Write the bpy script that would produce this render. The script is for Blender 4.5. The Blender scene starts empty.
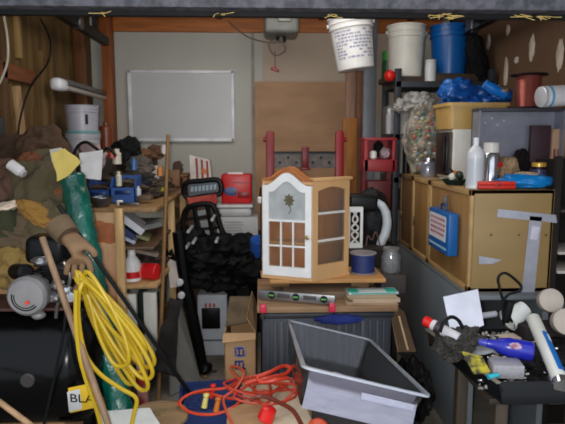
import bpy, bmesh, math, random
from mathutils import Vector, Matrix, Euler, noise
R = math.radians
random.seed(7)
sc = bpy.context.scene
C = sc.collection

# ---------------------------------------------------------------- camera, world, flash, exposure
FPX, PITCH, YAW, EYE = 560.0, R(7.33), R(2.3), Vector((0, 0, 1.6))
cam_d = bpy.data.cameras.new('camera'); cam = bpy.data.objects.new('camera', cam_d); C.objects.link(cam)
cam.location = EYE; cam.rotation_euler = (R(90) - PITCH, 0, -YAW)
cam_d.sensor_width = 36; cam_d.lens = 36 * FPX / 565; cam_d.clip_start = 0.05
cam_d.dof.use_dof = True; cam_d.dof.focus_distance = 0.85; cam_d.dof.aperture_fstop = 15.0
sc.camera = cam
w = bpy.data.worlds.new('outdoors'); sc.world = w; w.use_nodes = True
w.node_tree.nodes['Background'].inputs[0].default_value = (0.80, 0.90, 1.0, 1)
w.node_tree.nodes['Background'].inputs[1].default_value = 0.62
fl = bpy.data.lights.new('camera_flash', 'AREA'); fl.shape = 'RECTANGLE'; fl.size = 0.05; fl.size_y = 0.03; fl.energy = 14.5; fl.color = (1, 0.985, 0.96)
flo = bpy.data.objects.new('camera_flash', fl); C.objects.link(flo)
flo.location = (-0.05, 0.0, 1.605); flo.rotation_euler = (R(90) - PITCH, 0, -YAW)
cl_ = bpy.data.lights.new('added_fill_light', 'AREA'); cl_.shape = 'RECTANGLE'; cl_.size = 1.5; cl_.size_y = 1.2; cl_.energy = 10.5; cl_.color = (1, 0.96, 0.9)  # added soft fill with no fixture behind it, lifts the dark back of the room
clo = bpy.data.objects.new('added_fill_light', cl_); C.objects.link(clo); clo.location = (0.1, 3.3, 2.62); clo.rotation_euler = (R(18), 0, 0)
sc.view_settings.view_transform = 'Standard'; sc.view_settings.look = 'None'; sc.view_settings.gamma = 1
sc.view_settings.use_curve_mapping = False; sc.view_settings.exposure = 1.0

# ---------------------------------------------------------------- measuring helpers (photo pixel -> place)
_rot = Euler((R(90) - PITCH, 0, -YAW)).to_matrix()
def ray(px, py):
    return (_rot @ Vector(((px - 282.5) / FPX, -(py - 212) / FPX, -1))).normalized()
def P(px, py, Y):
    d = ray(px, py); return EYE + d * (Y / d.y)
def H(px, py, z):
    d = ray(px, py); return EYE + d * ((z - 1.6) / d.z)
def onwall(px, py): return P(px, py, 1.488 * 560 / (260 - px))   # point on the left wall
def V(*a): return Vector(a)

# ---------------------------------------------------------------- materials
_mc = {}
def lin(c):
    c = c / 255; return c / 12.92 if c <= 0.04045 else ((c + 0.055) / 1.055) ** 2.4
def mat(rgb, rough=0.6, metal=0.0, var=0.12, scale=9, bump=0.0, coat=0.0, stretch=None, rgb2=None, bscale=None):
    key = (rgb, rough, metal, var, scale, bump, coat, stretch, rgb2, bscale)
    if key in _mc: return _mc[key]
    m = bpy.data.materials.new('surface'); m.use_nodes = True; nt = m.node_tree; N = nt.nodes
    b = N['Principled BSDF']; b.inputs['Roughness'].default_value = rough; b.inputs['Metallic'].default_value = metal
    b.inputs['Coat Weight'].default_value = coat
    if max(rgb) < 45: b.inputs['Specular IOR Level'].default_value = 0.22
    tc = N.new('ShaderNodeTexCoord'); mp = N.new('ShaderNodeMapping'); nz = N.new('ShaderNodeTexNoise')
    nt.links.new(tc.outputs['Object'], mp.inputs[0]); nt.links.new(mp.outputs[0], nz.inputs['Vector'])
    if stretch: mp.inputs['Scale'].default_value = stretch
    nz.inputs['Scale'].default_value = scale; nz.inputs['Detail'].default_value = 5
    cr = N.new('ShaderNodeValToRGB')
    a = [lin(v) for v in rgb]; c2 = [lin(v) for v in rgb2] if rgb2 else [min(1, v * (1 + var)) for v in a]
    lo = a if rgb2 else [v * (1 - var) for v in a]
    cr.color_ramp.elements[0].position = 0.38; cr.color_ramp.elements[1].position = 0.62
    cr.color_ramp.elements[0].color = (*lo, 1); cr.color_ramp.elements[1].color = (*c2, 1)
    nt.links.new(nz.outputs['Fac'], cr.inputs[0]); nt.links.new(cr.outputs[0], b.inputs['Base Color'])
    if bump:
        bp = N.new('ShaderNodeBump'); bp.inputs['Strength'].default_value = bump; bp.inputs['Distance'].default_value = 0.02
        n2 = N.new('ShaderNodeTexNoise'); n2.inputs['Scale'].default_value = bscale or scale * 2.5; n2.inputs['Detail'].default_value = 4
        nt.links.new(mp.outputs[0], n2.inputs['Vector']); nt.links.new(n2.outputs['Fac'], bp.inputs['Height'])
        nt.links.new(bp.outputs[0], b.inputs['Normal'])
    _mc[key] = m; return m
def wood(rgb, axis='z', rough=0.6, var=0.18):
    st = {'z': (8, 8, 0.8), 'x': (0.8, 8, 8), 'y': (8, 0.8, 8)}[axis]
    return mat(rgb, rough, 0, var, 4, 0.08, 0, st)
def plastic(rgb, rough=0.35): return mat(rgb, rough, 0, 0.05, 12)
def metal(rgb=(170, 170, 175), rough=0.3): return mat(rgb, rough, 0.9, 0.08, 15)
def cloth(rgb, rgb2=None): return mat(rgb, 0.9, 0, 0.25, 7, 0.5, 0, None, rgb2)
def clear(tint=(235, 238, 245), alpha=0.25, rough=0.08, milky=0.25):
    key = ('clear', tint, alpha, rough, milky)
    if key in _mc: return _mc[key]
    m = bpy.data.materials.new('clear_plastic'); m.use_nodes = True; nt = m.node_tree; N = nt.nodes; L = nt.links
    out = N['Material Output']; N.remove(N['Principled BSDF'])
    tr = N.new('ShaderNodeBsdfTransparent'); df = N.new('ShaderNodeBsdfDiffuse'); gl = N.new('ShaderNodeBsdfGlossy')
    c = (*[lin(v) for v in tint], 1)
    tr.inputs[0].default_value = c; df.inputs[0].default_value = c; gl.inputs['Roughness'].default_value = rough
    nz = N.new('ShaderNodeTexNoise'); nz.inputs['Scale'].default_value = 6
    mr = N.new('ShaderNodeMapRange'); mr.inputs['To Min'].default_value = milky * 0.7; mr.inputs['To Max'].default_value = milky * 1.3
    L.new(nz.outputs['Fac'], mr.inputs[0])
    m1 = N.new('ShaderNodeMixShader'); m2 = N.new('ShaderNodeMixShader'); fr = N.new('ShaderNodeFresnel'); fr.inputs[0].default_value = 1.45
    L.new(mr.outputs[0], m1.inputs[0]); L.new(tr.outputs[0], m1.inputs[1]); L.new(df.outputs[0], m1.inputs[2])
    L.new(fr.outputs[0], m2.inputs[0]); L.new(m1.outputs[0], m2.inputs[1]); L.new(gl.outputs[0], m2.inputs[2])
    L.new(m2.outputs[0], out.inputs[0]); _mc[key] = m; return m

# ---------------------------------------------------------------- mesh helpers
def B(): return bmesh.new()
def _merge(bm, t):
    me = bpy.data.meshes.new('t'); t.to_mesh(me); t.free(); bm.from_mesh(me); bpy.data.meshes.remove(me); return bm
def rotm(rot):
    if rot is None: return Matrix.Identity(4)
    if isinstance(rot, Matrix): return rot.to_4x4()
    return Euler(tuple(R(a) for a in rot)).to_matrix().to_4x4()
def box(bm, c, s, rot=None, bev=0.0, seg=2):
    t = B(); bmesh.ops.create_cube(t, size=1)
    for v in t.verts: v.co = Vector((v.co.x * s[0], v.co.y * s[1], v.co.z * s[2]))
    if bev > 0: bmesh.ops.bevel(t, geom=t.edges[:], offset=min(bev, min(s) * .45), segments=seg, profile=0.5, affect='EDGES')
    t.transform(Matrix.Translation(Vector(c)) @ rotm(rot)); return _merge(bm, t)
def align(p0, p1):
    d = (Vector(p1) - Vector(p0)).normalized(); return Matrix.Translation(Vector(p0)) @ d.to_track_quat('Z', 'Y').to_matrix().to_4x4()
def lathe(bm, prof, seg=28, M=None):
    t = B(); rings = []
    for r, z in prof:
        if r < 1e-5: rings.append([t.verts.new((0, 0, z))])
        else: rings.append([t.verts.new((r * math.cos(2 * math.pi * i / seg), r * math.sin(2 * math.pi * i / seg), z)) for i in range(seg)])
    for a, b in zip(rings, rings[1:]):
        for i in range(seg):
            j = (i + 1) % seg
            if len(a) == 1 and len(b) == 1: continue
            if len(a) == 1: t.faces.new((a[0], b[j], b[i]))
            elif len(b) == 1: t.faces.new((a[i], a[j], b[0]))
            else: t.faces.new((a[i], a[j], b[j], b[i]))
    bmesh.ops.recalc_face_normals(t, faces=t.faces[:])
    if M is not None: t.transform(M)
    return _merge(bm, t)
def cyl(bm, p0, p1, r0, r1=None, seg=20, bev=0.0):
    r1 = r0 if r1 is None else r1; h = (Vector(p1) - Vector(p0)).length
    e = min(bev, h * .4, r0 * .5)
    pr = [(0, 0), (r0 - e, 0), (r0, e), (r1, h - e), (r1 - e, h), (0, h)] if e > 0 else [(0, 0), (r0, 0), (r1, h), (0, h)]
    return lathe(bm, pr, seg, align(p0, p1))
def smooth_path(pts, n=6, closed=False):
    pts = [Vector(p) for p in pts]; m = len(pts); out = []
    rng = m if closed else m - 1
    for i in range(rng):
        if closed: p0, p1, p2, p3 = pts[i - 1], pts[i], pts[(i + 1) % m], pts[(i + 2) % m]
        else: p0, p1, p2, p3 = pts[max(i - 1, 0)], pts[i], pts[i + 1], pts[min(i + 2, m - 1)]
        for k in range(n):
            t = k / n
            out.append(0.5 * ((2 * p1) + (-p0 + p2) * t + (2 * p0 - 5 * p1 + 4 * p2 - p3) * t * t + (-p0 + 3 * p1 - 3 * p2 + p3) * t ** 3))
    if not closed: out.append(pts[-1])
    return out
def tube(bm, pts, r, seg=8, n=6, closed=False, smooth=True):
    pts = smooth_path(pts, n, closed) if smooth else [Vector(p) for p in pts]
    t = B(); m = len(pts); rings = []; up = None
    for i, p in enumerate(pts):
        a = pts[i - 1] if (i > 0 or closed) else pts[i]; b = pts[(i + 1) % m] if (i < m - 1 or closed) else pts[i]
        d = (b - a)
        d = d.normalized() if d.length > 1e-7 else Vector((0, 0, 1))
        if up is None: up = d.orthogonal().normalized()
        up = (up - d * up.dot(d)); up = up.normalized() if up.length > 1e-4 else d.orthogonal().normalized()
        s = d.cross(up); rr = r[min(i * len(r) // m, len(r) - 1)] if isinstance(r, (list, tuple)) else r
        rings.append([t.verts.new(p + (up * math.cos(2 * math.pi * k / seg) + s * math.sin(2 * math.pi * k / seg)) * rr) for k in range(seg)])
    for i in range(m if closed else m - 1):
        a, b = rings[i], rings[(i + 1) % m]
        for k in range(seg): t.faces.new((a[k], a[(k + 1) % seg], b[(k + 1) % seg], b[k]))
    if not closed: t.faces.new(rings[0][::-1]); t.faces.new(rings[-1])
    bmesh.ops.recalc_face_normals(t, faces=t.faces[:])
    return _merge(bm, t)
def prism(bm, poly, th, M=None):
    """poly in local xz, extruded along y by th (centred)"""
    t = B(); a = [t.verts.new((x, -th / 2, z)) for x, z in poly]; b = [t.verts.new((x, th / 2, z)) for x, z in poly]
    t.faces.new(a); t.faces.new(b[::-1]); n = len(poly)
    for i in range(n): t.faces.new((a[i], b[i], b[(i + 1) % n], a[(i + 1) % n]))
    bmesh.ops.recalc_face_normals(t, faces=t.faces[:])
    if M is not None: t.transform(M)
    return _merge(bm, t)
def frame_prism(bm, outer, inner, th, M=None):
    """ring between two loops of the same length (xz), thickness along y"""
    t = B(); n = len(outer)
    f = [[t.verts.new((x, y, z)) for x, z in L] for L, y in ((outer, -th / 2), (inner, -th / 2), (inner, th / 2), (outer, th / 2))]
    for q in range(4):
        a, b = f[q], f[(q + 1) % 4]
        for i in range(n): t.faces.new((a[i], a[(i + 1) % n], b[(i + 1) % n], b[i]))
    bmesh.ops.recalc_face_normals(t, faces=t.faces[:])
    if M is not None: t.transform(M)
    return _merge(bm, t)
def slab(bm, corners, th):
    """thick quad (any polygon) from world corners"""
    t = B(); cs = [Vector(c) for c in corners]; n = (cs[1] - cs[0]).cross(cs[2] - cs[0]).normalized() * th / 2
    a = [t.verts.new(c - n) for c in cs]; b = [t.verts.new(c + n) for c in cs]; k = len(cs)
    t.faces.new(a); t.faces.new(b[::-1])
    for i in range(k): t.faces.new((a[i], b[i], b[(i + 1) % k], a[(i + 1) % k]))
    bmesh.ops.recalc_face_normals(t, faces=t.faces[:])
    return _merge(bm, t)
def lump(bm, c, s, seed=0, amp=0.25, freq=2.2, sub=4, rot=None, flat=None, ridged=True):
    t = B(); bmesh.ops.create_icosphere(t, subdivisions=sub, radius=1); o = Vector((seed * 7.3, seed * 3.1, seed * 1.7))
    for v in t.verts:
        p = v.co.copy(); q = p * freq + o
        n = noise.noise(q)
        f = (1 - abs(noise.noise(q * 1.9 + Vector((9, 4, 2)))) * 2.2) if ridged else noise.noise(q * 2)
        k = 1 + amp * (n * 1.2 + f * 0.55)
        p *= k
        if flat is not None and p.z < -flat: p.z = -flat
        v.co = Vector((p.x * s[0] / 2, p.y * s[1] / 2, p.z * s[2] / 2))
    t.transform(Matrix.Translation(Vector(c)) @ rotm(rot)); return _merge(bm, t)
def drape(bm, corners, th=0.012, nu=22, nv=22, amp=0.03, freq=7, seed=1, sag=0.0, ragged=0.0):
    """cloth / paper sheet over 4 corners with folds"""
    t = B(); A, Bq, Cq, D = [Vector(c) for c in corners]; nrm = (Bq - A).cross(D - A).normalized(); g = []
    for i in range(nu + 1):
        row = []
        for j in range(nv + 1):
            u, v = i / nu, j / nv; p = A.lerp(Bq, u).lerp(D.lerp(Cq, u), v)
            n = noise.noise(p * freq + Vector((seed * 5, 0, 0))) + 0.5 * noise.noise(p * freq * 2.3 + Vector((0, seed * 3, 0)))
            p = p + nrm * (amp * n - sag * math.sin(math.pi * u) * math.sin(math.pi * v))
            if ragged:
                e = noise.noise(p * freq * 1.5 + Vector((0, 0, seed * 11))) * ragged
                if i in (0, nu): p += (Bq - A).normalized() * e
                if j in (0, nv): p += (D - A).normalized() * e
            row.append((t.verts.new(p - nrm * th / 2), t.verts.new(p + nrm * th / 2)))
        g.append(row)
    for s in (0, 1):
        for i in range(nu):
            for j in range(nv):
                q = [g[i][j][s], g[i + 1][j][s], g[i + 1][j + 1][s], g[i][j + 1][s]]; t.faces.new(q if s else q[::-1])
    for i in range(nu):
        for j in (0, nv): t.faces.new((g[i][j][0], g[i + 1][j][0], g[i + 1][j][1], g[i][j][1]))
    for j in range(nv):
        for i in (0, nu): t.faces.new((g[i][j][0], g[i][j + 1][0], g[i][j + 1][1], g[i][j][1]))
    bmesh.ops.recalc_face_normals(t, faces=t.faces[:])
    return _merge(bm, t)
def text_bm(s, size, M, depth=0.0008):
    cu = bpy.data.curves.new('t', 'FONT'); cu.body = s; cu.size = size; cu.extrude = depth; cu.align_x = 'CENTER'; cu.align_y = 'CENTER'
    o = bpy.data.objects.new('t', cu); C.objects.link(o); bpy.context.view_layer.update()
    me = bpy.data.meshes.new_from_object(o.evaluated_get(bpy.context.evaluated_depsgraph_get()))
    bpy.data.objects.remove(o); bpy.data.curves.remove(cu)
    t = B(); t.from_mesh(me); bpy.data.meshes.remove(me); t.transform(M @ Matrix.Rotation(R(90), 4, 'X')); return t
FRONT = Matrix.Identity(4)

# ---------------------------------------------------------------- object helpers
def link(name, bm, m, parent=None, world=False, sharp=38):
    """link bm as one mesh object; local to its parent unless world=True"""
    bpy.context.view_layer.update() if False else None
    if parent is not None and world:
        M = Matrix.Identity(4); q = parent; chain = []
        while q is not None: chain.append(q); q = q.parent
        for q in reversed(chain): M = M @ q.matrix_basis
        bm.transform(M.inverted())
    for f in bm.faces: f.smooth = True
    for e in bm.edges:
        if len(e.link_faces) == 2 and e.calc_face_angle(0) > R(sharp): e.smooth = False
    me = bpy.data.meshes.new(name); bm.to_mesh(me); bm.free(); me.materials.append(m)
    o = bpy.data.objects.new(name, me); C.objects.link(o)
    if parent is not None: o.parent = parent
    return o
def thing(name, label, cat, loc=(0, 0, 0), rot=(0, 0, 0), group=None):
    o = bpy.data.objects.new(name, None); C.objects.link(o); o.location = loc; o.rotation_euler = tuple(R(a) for a in rot)
    o.empty_display_size = 0.05; o['label'] = label; o['category'] = cat
    if group: o['group'] = group
    return o
def one(name, label, cat, bm, m, loc=None, rot=(0, 0, 0), group=None, kind=None):
    """single-mesh thing; if loc is None the mesh is in world space and its origin is moved to its base"""
    if loc is None:
        n = len(bm.verts); cx = sum(v.co.x for v in bm.verts) / n; cy = sum(v.co.y for v in bm.verts) / n; cz = min(v.co.z for v in bm.verts)
        loc = (cx, cy, cz); bm.transform(Matrix.Translation(-Vector(loc)))
    o = link(name, bm, m); o.location = loc; o.rotation_euler = tuple(R(a) for a in rot); o['label'] = label; o['category'] = cat
    if group: o['group'] = group
    if kind: o['kind'] = kind
    return o
def struct(name, bm, m, parent=None):
    o = link(name, bm, m, parent)
    if parent is None: o['kind'] = 'structure'
    return o
def dup(root, label, loc=None, rot=None):
    r = root.copy(); C.objects.link(r); r['label'] = label
    if loc is not None: r.location = loc
    if rot is not None: r.rotation_euler = tuple(R(a) for a in rot)
    for ch in list(root.children):
        c = ch.copy(); C.objects.link(c); c.parent = r
        for g in list(ch.children):
            d = g.copy(); C.objects.link(d); d.parent = c
    return r

WHITE = plastic((225, 225, 222)); BLACK = plastic((16, 16, 18), 0.4); CHROME = metal((200, 200, 205), 0.15); GREY = plastic((120, 120, 122))
CARD = mat((176, 138, 98), 0.85, 0, 0.1, 5); RED = plastic((190, 22, 26)); BLUE = plastic((18, 66, 140)); RUBBER = mat((14, 14, 15), 0.6, 0, 0.2, 10)
# ================================================================ THE ROOM
XL, XR, YB, ZC = -1.5, 1.78, 5.2, 2.76
b = B(); box(b, (0.2, 2.6, -0.03), (6, 7.6, 0.06)); struct('floor', b, mat((96, 88, 78), 0.85, 0, 0.25, 3, 0.2, 0, None, (128, 120, 108)))
b = B(); box(b, (0.14, YB + 0.05, ZC / 2), (3.6, 0.1, ZC)); struct('wall_back', b, mat((196, 194, 184), 0.8, 0, 0.05, 1.2))
b = B(); box(b, (0.14, 3.6, ZC + 0.04), (3.6, 3.5, 0.08)); struct('ceiling', b, mat((58, 46, 36), 0.9, 0, 0.2, 5))
# left wall: rough dark plywood, with studs
b = B(); box(b, (XL - 0.03, 3.55, ZC / 2), (0.06, 3.5, ZC)); struct('wall_left', b, mat((92, 66, 30), 0.75, 0, 0.3, 5, 0.15, 0, (3, 4, 0.5), (122, 94, 48)))
b = B(); box(b, (XR + 0.03, 3.55, ZC / 2), (0.06, 3.5, ZC)); struct('wall_right', b, mat((110, 80, 58), 0.85, 0, 0.08, 4, 0.1))
n_t = [0]
def trim(bm, m):
    n_t[0] += 1; return struct('trim_%d' % n_t[0], bm, m)
OW = wood((168, 100, 52), 'z'); OWx = wood((190, 112, 54), 'x')
b = B(); box(b, (0.1, YB - 0.02, 2.653), (3.1, 0.04, 0.2), None, .003); trim(b, OWx)                       # top plate
b = B(); box(b, (P(108.5, 80, 5.1).x, 5.12, 1.38), (0.085, 0.12, 2.68), None, .003); trim(b, wood((150, 82, 36), 'z'))      # corner post
b = B(); box(b, (XL + 0.05, 4.72, 1.38), (0.09, 0.05, 2.7), None, .003); trim(b, wood((110, 66, 30), 'z'))
b = B(); box(b, (XL + 0.02, 3.36, 1.3), (0.04, 0.06, 2.5), None, .003); trim(b, wood((92, 62, 30), 'z'))
b = B(); box(b, (XL + 0.015, 3.62, 2.35), (0.03, 0.05, 0.5), None, .003); trim(b, wood((160, 130, 76), 'z'))
b = B(); box(b, (XL + 0.015, 3.58, 1.72), (0.03, 0.07, 0.42), (8, 0, 0), .003); trim(b, wood((176, 140, 98), 'z'))
b = B(); box(b, (XL + 0.015, 3.98, 1.6), (0.03, 0.05, 1.2), None, .003); trim(b, wood((120, 92, 52), 'z'))
b = B(); box(b, (XL + 0.015, 4.14, 1.6), (0.03, 0.04, 1.2), None, .003); trim(b, wood((104, 76, 38), 'z'))
b = B(); box(b, (XL + 0.02, 3.55, 2.0), (0.04, 0.5, 0.09), None, .003); trim(b, wood((120, 66, 34), 'y'))
b = B(); box(b, (0.63, YB - 0.008, 2.2), (1.2, 0.016, 0.82)); trim(b, mat((200, 180, 160), 0.8, 0, 0.05, 2))                   # tan drywall patch
b = B(); box(b, (-0.06, YB - 0.004, 1.4), (0.03, 0.008, 2.5)); trim(b, mat((168, 160, 146), 0.8))                                # taped seam
# door opening header with thin black strip along its lower edge
hl, hr = P(0, 8, 2.0), P(565, 13, 2.0); ang = math.degrees(math.atan2(hr.z - hl.z, hr.x - hl.x))
b = B(); box(b, (0.1, 2.03, hl.z + 0.205), (3.8, 0.09, 0.4), (0, -ang, 0), .004)
trim(b, mat((50, 50, 56), 0.65, 0.1, 0.2, 30, 0.2, 0, None, (82, 79, 86)))
b = B(); box(b, (0.1, 2.06, hl.z + 0.002), (3.7, 0.03, 0.024), (0, -ang, 0)); trim(b, RUBBER)
b = B(); box(b, (0.1, 2.06, 2.61), (3.8, 0.06, 0.4)); trim(b, mat((60, 48, 38), 0.9))
b = B()
for i in range(9):
    x = -0.95 + i * 0.24; lathe(b, [(0, 0), (.009, 0), (.009, .003), (0, .005)], 10, Matrix.Translation((x, 1.985, hl.z + .05 + x * math.tan(R(ang)))) @ Matrix.Rotation(R(90), 4, 'X'))
trim(b, mat((140, 100, 100), 0.6))
for x in (-0.35, 0.55, 1.35):
    b = B(); box(b, (x, 3.6, ZC - .05), (.045, 3.2, .1)); trim(b, wood((80, 56, 34), 'y'))
# cobweb tufts of straw under the header
b = B(); rr = random.Random(5)
for x0 in (-0.55, -0.12, .26, .62, .68, .93, 1.0):
    for k in range(7 if x0 > .5 else 3):
        p = V(x0 + rr.uniform(-.02, .02), 2.02, hl.z - .008 + x0 * math.tan(R(ang)) + .002)
        tube(b, [p, p + V(rr.uniform(-.02, .02), -.02, -.008), p + V(rr.uniform(-.04, .04), -.03, -rr.uniform(0, .022))], .0012, 4, 3)
one('straw_tuft', 'wisps of yellow straw and cobweb caught along the underside of the door header', 'debris', b, mat((190, 160, 90), 0.9), kind='stuff')
# steel door tracks
def track(x, label):
    t = thing('door_track', label, 'door track', (x, 3.5, 2.4))
    b = B(); box(b, (0, 0, .03), (.05, 2.6, .005)); box(b, (0.025, 0, 0), (.005, 2.6, .06)); box(b, (0, 0, -.03), (.05, 2.6, .005)); link('rail', b, metal((60, 58, 56), 0.5), t)
    for y in (-0.7, 1.0):
        b = B(); box(b, (0, y, .19), (.035, .035, .33)); link('hanger', b, metal((70, 68, 66), 0.5), t)
    b = B(); cyl(b, (-.02, .55, 0), (.04, .55, 0), .045, bev=.005); box(b, (-.03, .55, .02), (.02, .12, .1), None, .004); link('roller', b, metal((130, 130, 134), 0.45), t)
track(-1.26, 'dark steel overhead door track running back above the left wall'); track(1.52, 'dark steel overhead door track above the right wall beside the blue pail')
# foam smears on right wall
for i, (px, py, w_, h_) in enumerate([(486, 42, 5, 14), (505, 30, 4, 10), (530, 48, 6, 24), (559, 55, 7, 30), (505, 72, 5, 26), (515, 60, 5, 6)]):
    Y = XR / ((px - 260) / 560) * 1.0; q = P(px, py, Y); q.x = XR - .004; h = h_ * Y / 560; wd = .03 + .006 * w_
    b = B(); lump(b, (0, 0, 0), (.012, wd, h), i + 3, .25, 2, 3); one('foam_smear', ['small pale filler smear on brown wall above the black bag', 'short pale smear high on the brown right wall under the header', 'long white filler smear on the brown wall above the copper spool', 'long pale smear on the brown wall at the right edge of view', 'tall pale smear on brown wall left of the copper spool', 'tiny pale dab on brown wall above left of the copper spool'][i], 'filler smear', b, mat((205, 188, 172), 0.9), q, group='filler smears on the right wall')
# white cable on left wall
pts = [onwall(px, py) for px, py in [(3, 12), (7, 35), (8, 55), (5, 70), (-4, 88), (-20, 100)]]
b = B(); tube(b, pts, .007, 8); one('wall_cable', 'white cable hanging in a curve down the left wall', 'cable', b, plastic((196, 192, 168)))
b = B(); tube(b, [onwall(px, py) for px, py in [(40, 18), (50, 40), (48, 62), (30, 88), (20, 120), (17, 150)]], .006, 6)
one('wire', 'thin dark wire looping down the brown plywood wall', 'cable', b, RUBBER)
b = B(); p = P(2, 126, 3.25); box(b, (0, 0, 0), (.04, .09, .1), None, .006); one('electrical_box', 'small grey junction box at the left edge of the plywood wall', 'electrical box', b, mat((56, 62, 62), .5), (XL + .02, 3.26, p.z))

# ================================================================ BACK WALL
t = thing('whiteboard', 'blank whiteboard with a pale metal frame on the grey back wall', 'whiteboard', P(182.5, 140, YB - .03))
a0, a1 = P(132, 140, YB - .03), P(233, 72, YB - .03); W_, H_ = a1.x - a0.x, a1.z - a0.z
b = B(); box(b, (0, 0, H_ / 2), (W_, .015, H_)); link('panel', b, mat((206, 206, 206), 0.35, 0, 0.03, 2), t)
b = B()
for x in (-W_ / 2, W_ / 2): box(b, (x, -.006, H_ / 2), (.028, .03, H_ + .02), None, .003)
for z in (0, H_): box(b, (0, -.006, z), (W_ + .02, .03, .026), None, .003)
link('frame', b, mat((240, 240, 244), 0.35), t)
b = B(); box(b, (0, 0, 0), (.83, .014, 1.95), (1.2, 0, 0)); q = P(301, 90, 5.12)
one('plywood_sheet', 'large pinkish plywood sheet leaning on the back wall', 'plywood sheet', b, mat((180, 140, 106), 0.75, 0, 0.12, 2, 0, 0, (1, 1, 3)), (q.x, 5.12, 1.14))
# garage door opener
o_ = P(281, 38, 4.6); t = thing('door_opener', 'grey ceiling-mounted door opener with looped wire and red pull handle', 'garage door opener', (o_.x, 4.6, o_.z))
b = B(); box(b, (0, 0, .11), (.27, .34, .2), None, .03, 3); link('housing', b, mat((122, 124, 118), 0.45, 0.1), t)
b = B(); box(b, (.02, -.18, .14), (.1, .03, .1), None, .01); link('light_cover', b, mat((176, 172, 164), .3), t)
b = B()
for x in (-.11, .11): box(b, (x, 0, .3), (.02, .04, .22))
link('hanger', b, metal((90, 88, 84), .5), t)
b = B(); cyl(b, (0, .0, -.03), (0, 0, .02), .04); link('sprocket', b, metal((80, 78, 74), .5), t)
b = B(); tube(b, [(-.05, -.02, 0), (-.1, -.02, -.06), (-.05, -.03, -.14), (.03, -.03, -.1), (0, -.03, -.03), (-.09, -.02, -.04), (-.25, 0, 0), (-.36, .04, .08), (-.42, .08, .14)], .006, 6); link('wire_loop', b, mat((96, 84, 78), .6), t)
b = B(); cyl(b, (-.05, -.03, -.23), (-.05, -.03, -.1), .003, seg=8); c_ = link('pull_cord', b, mat((120, 60, 54), .7), t)
b = B(); box(b, (-.05, -.03, -.25), (.07, .02, .025), (0, 20, 0), .006); box(b, (-.05, -.03, -.23), (.015, .02, .04), None, .004); link('handle', b, plastic((130, 20, 24)), c_)
# boards standing in the back right corner
for i, (px0, px1, yt, Y, col, lab) in enumerate([
    (343, 357, 118, 4.95, (176, 112, 48), 'short orange-brown board standing right of the plywood sheet'),
    (346, 355, 62, 5.08, (170, 132, 110), 'pale narrow stud standing against the back wall under the leaning pail'),
    (357, 365, 62, 5.1, (140, 88, 56), 'dark narrow stud between the pale stud and the grey post')]):
    a_, c_ = P(px0, yt, Y), P(px1, yt, Y); wd = c_.x - a_.x
    b = B(); box(b, (0, 0, a_.z / 2), (wd, .035, a_.z), None, .003); one('wooden_board', lab, 'board', b, wood(col, 'z'), ((a_.x + c_.x) / 2, Y, 0), group='boards in the back corner')
a_, c_ = P(365, 20, 4.9), P(377, 20, 4.9)
b = B(); w2 = c_.x - a_.x; box(b, (0, 0, ZC / 2), (w2, .02, ZC - .01), None, .002); box(b, (-w2 / 2, .03, ZC / 2), (.01, .06, ZC - .01)); box(b, (w2 / 2, .03, ZC / 2), (.01, .06, ZC - .01))
one('metal_post', 'tall grey metal channel post left of the shelving', 'post', b, mat((130, 134, 140), .5, .3, .06), ((a_.x + c_.x) / 2, 4.9, 0))

# red frame stand
Yf = 4.5; q0, q1 = P(270, 178, Yf), P(339, 178, Yf); t = thing('clamp_stand', 'red two-post metal stand with a perforated crossbar in front of the plywood', 'stand', ((q0.x + q1.x) / 2, Yf, 0)); hw = (q1.x - q0.x) / 2
zt = P(270, 132, Yf).z
for s in (-1, 1):
    b = B(); box(b, (s * hw, 0, (zt + .72) / 2), (.066, .06, zt - .72), None, .006); box(b, (s * hw, -.005, zt - .01), (.045, .045, .04), None, .006); cyl(b, (s * (hw + .03), -.01, zt - .06), (s * (hw + .055), -.01, zt - .06), .018)
    box(b, (s * hw, 0, .36), (.06, .06, .72)); box(b, (s * hw, 0, .03), (.1, .4, .06), None, .01); link('post', b, plastic((128, 14, 22) if s < 0 else (150, 18, 32), .4), t)
zb = P(300, 160, Yf).z; b = B(); box(b, (0, .01, zb), (2 * hw, .03, .13)); 
bar = link('crossbar', b, mat((96, 88, 84), .5, .4, .25, 18), t)
b = B()
for k in range(7): cyl(b, (-.2 + .066 * k, -.012, zb + (.02 if k % 2 else -.02)), (-.2 + .066 * k, -.004, zb + (.02 if k % 2 else -.02)), .012, seg=10)
for z in (.06,): box(b, (0, -.01, zb + z), (2 * hw - .04, .02, .018))
link('hole_row', b, BLACK, bar)
b = B(); z1 = P(306, 146, Yf).z; box(b, (0, -.04, z1 - .09), (.055, .05, .17), None, .006); box(b, (0, -.045, z1 - .18), (.08, .05, .02), None, .004); link('slide_bracket', b, plastic((112, 14, 24), .4), t)

# ================================================================ LEFT WALL: tube light, wall shelf, pails
lp0, lp1 = P(57, 81, 3.75), P(107, 99, 4.95)
t = thing('tube_light', 'long switched-off fluorescent tube light along the left wall', 'light fixture', (-1.36, 4.0, 1.975))
b = B(); box(b, (-.02, .62, .03), (.08, 1.2, .035), None, .006); box(b, (-.07, .62, .02), (.12, .1, .03)); link('housing', b, mat((96, 92, 88), .4), t)
b = B(); cyl(b, (.0, .05, -.01), (.0, 1.2, -.01), .019); link('lamp_tube', b, mat((186, 178, 168), .3, 0, .05), t)
b = B(); box(b, (-.01, -.03, .0), (.085, .16, .085), None, .03, 3); link('end_cap', b, mat((236, 236, 238), .3), t)
b = B(); box(b, (-.0, 1.22, -.02), (.06, .03, .17), None, .008); link('end_cap', b, mat((236, 236, 238), .3), t)

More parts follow.
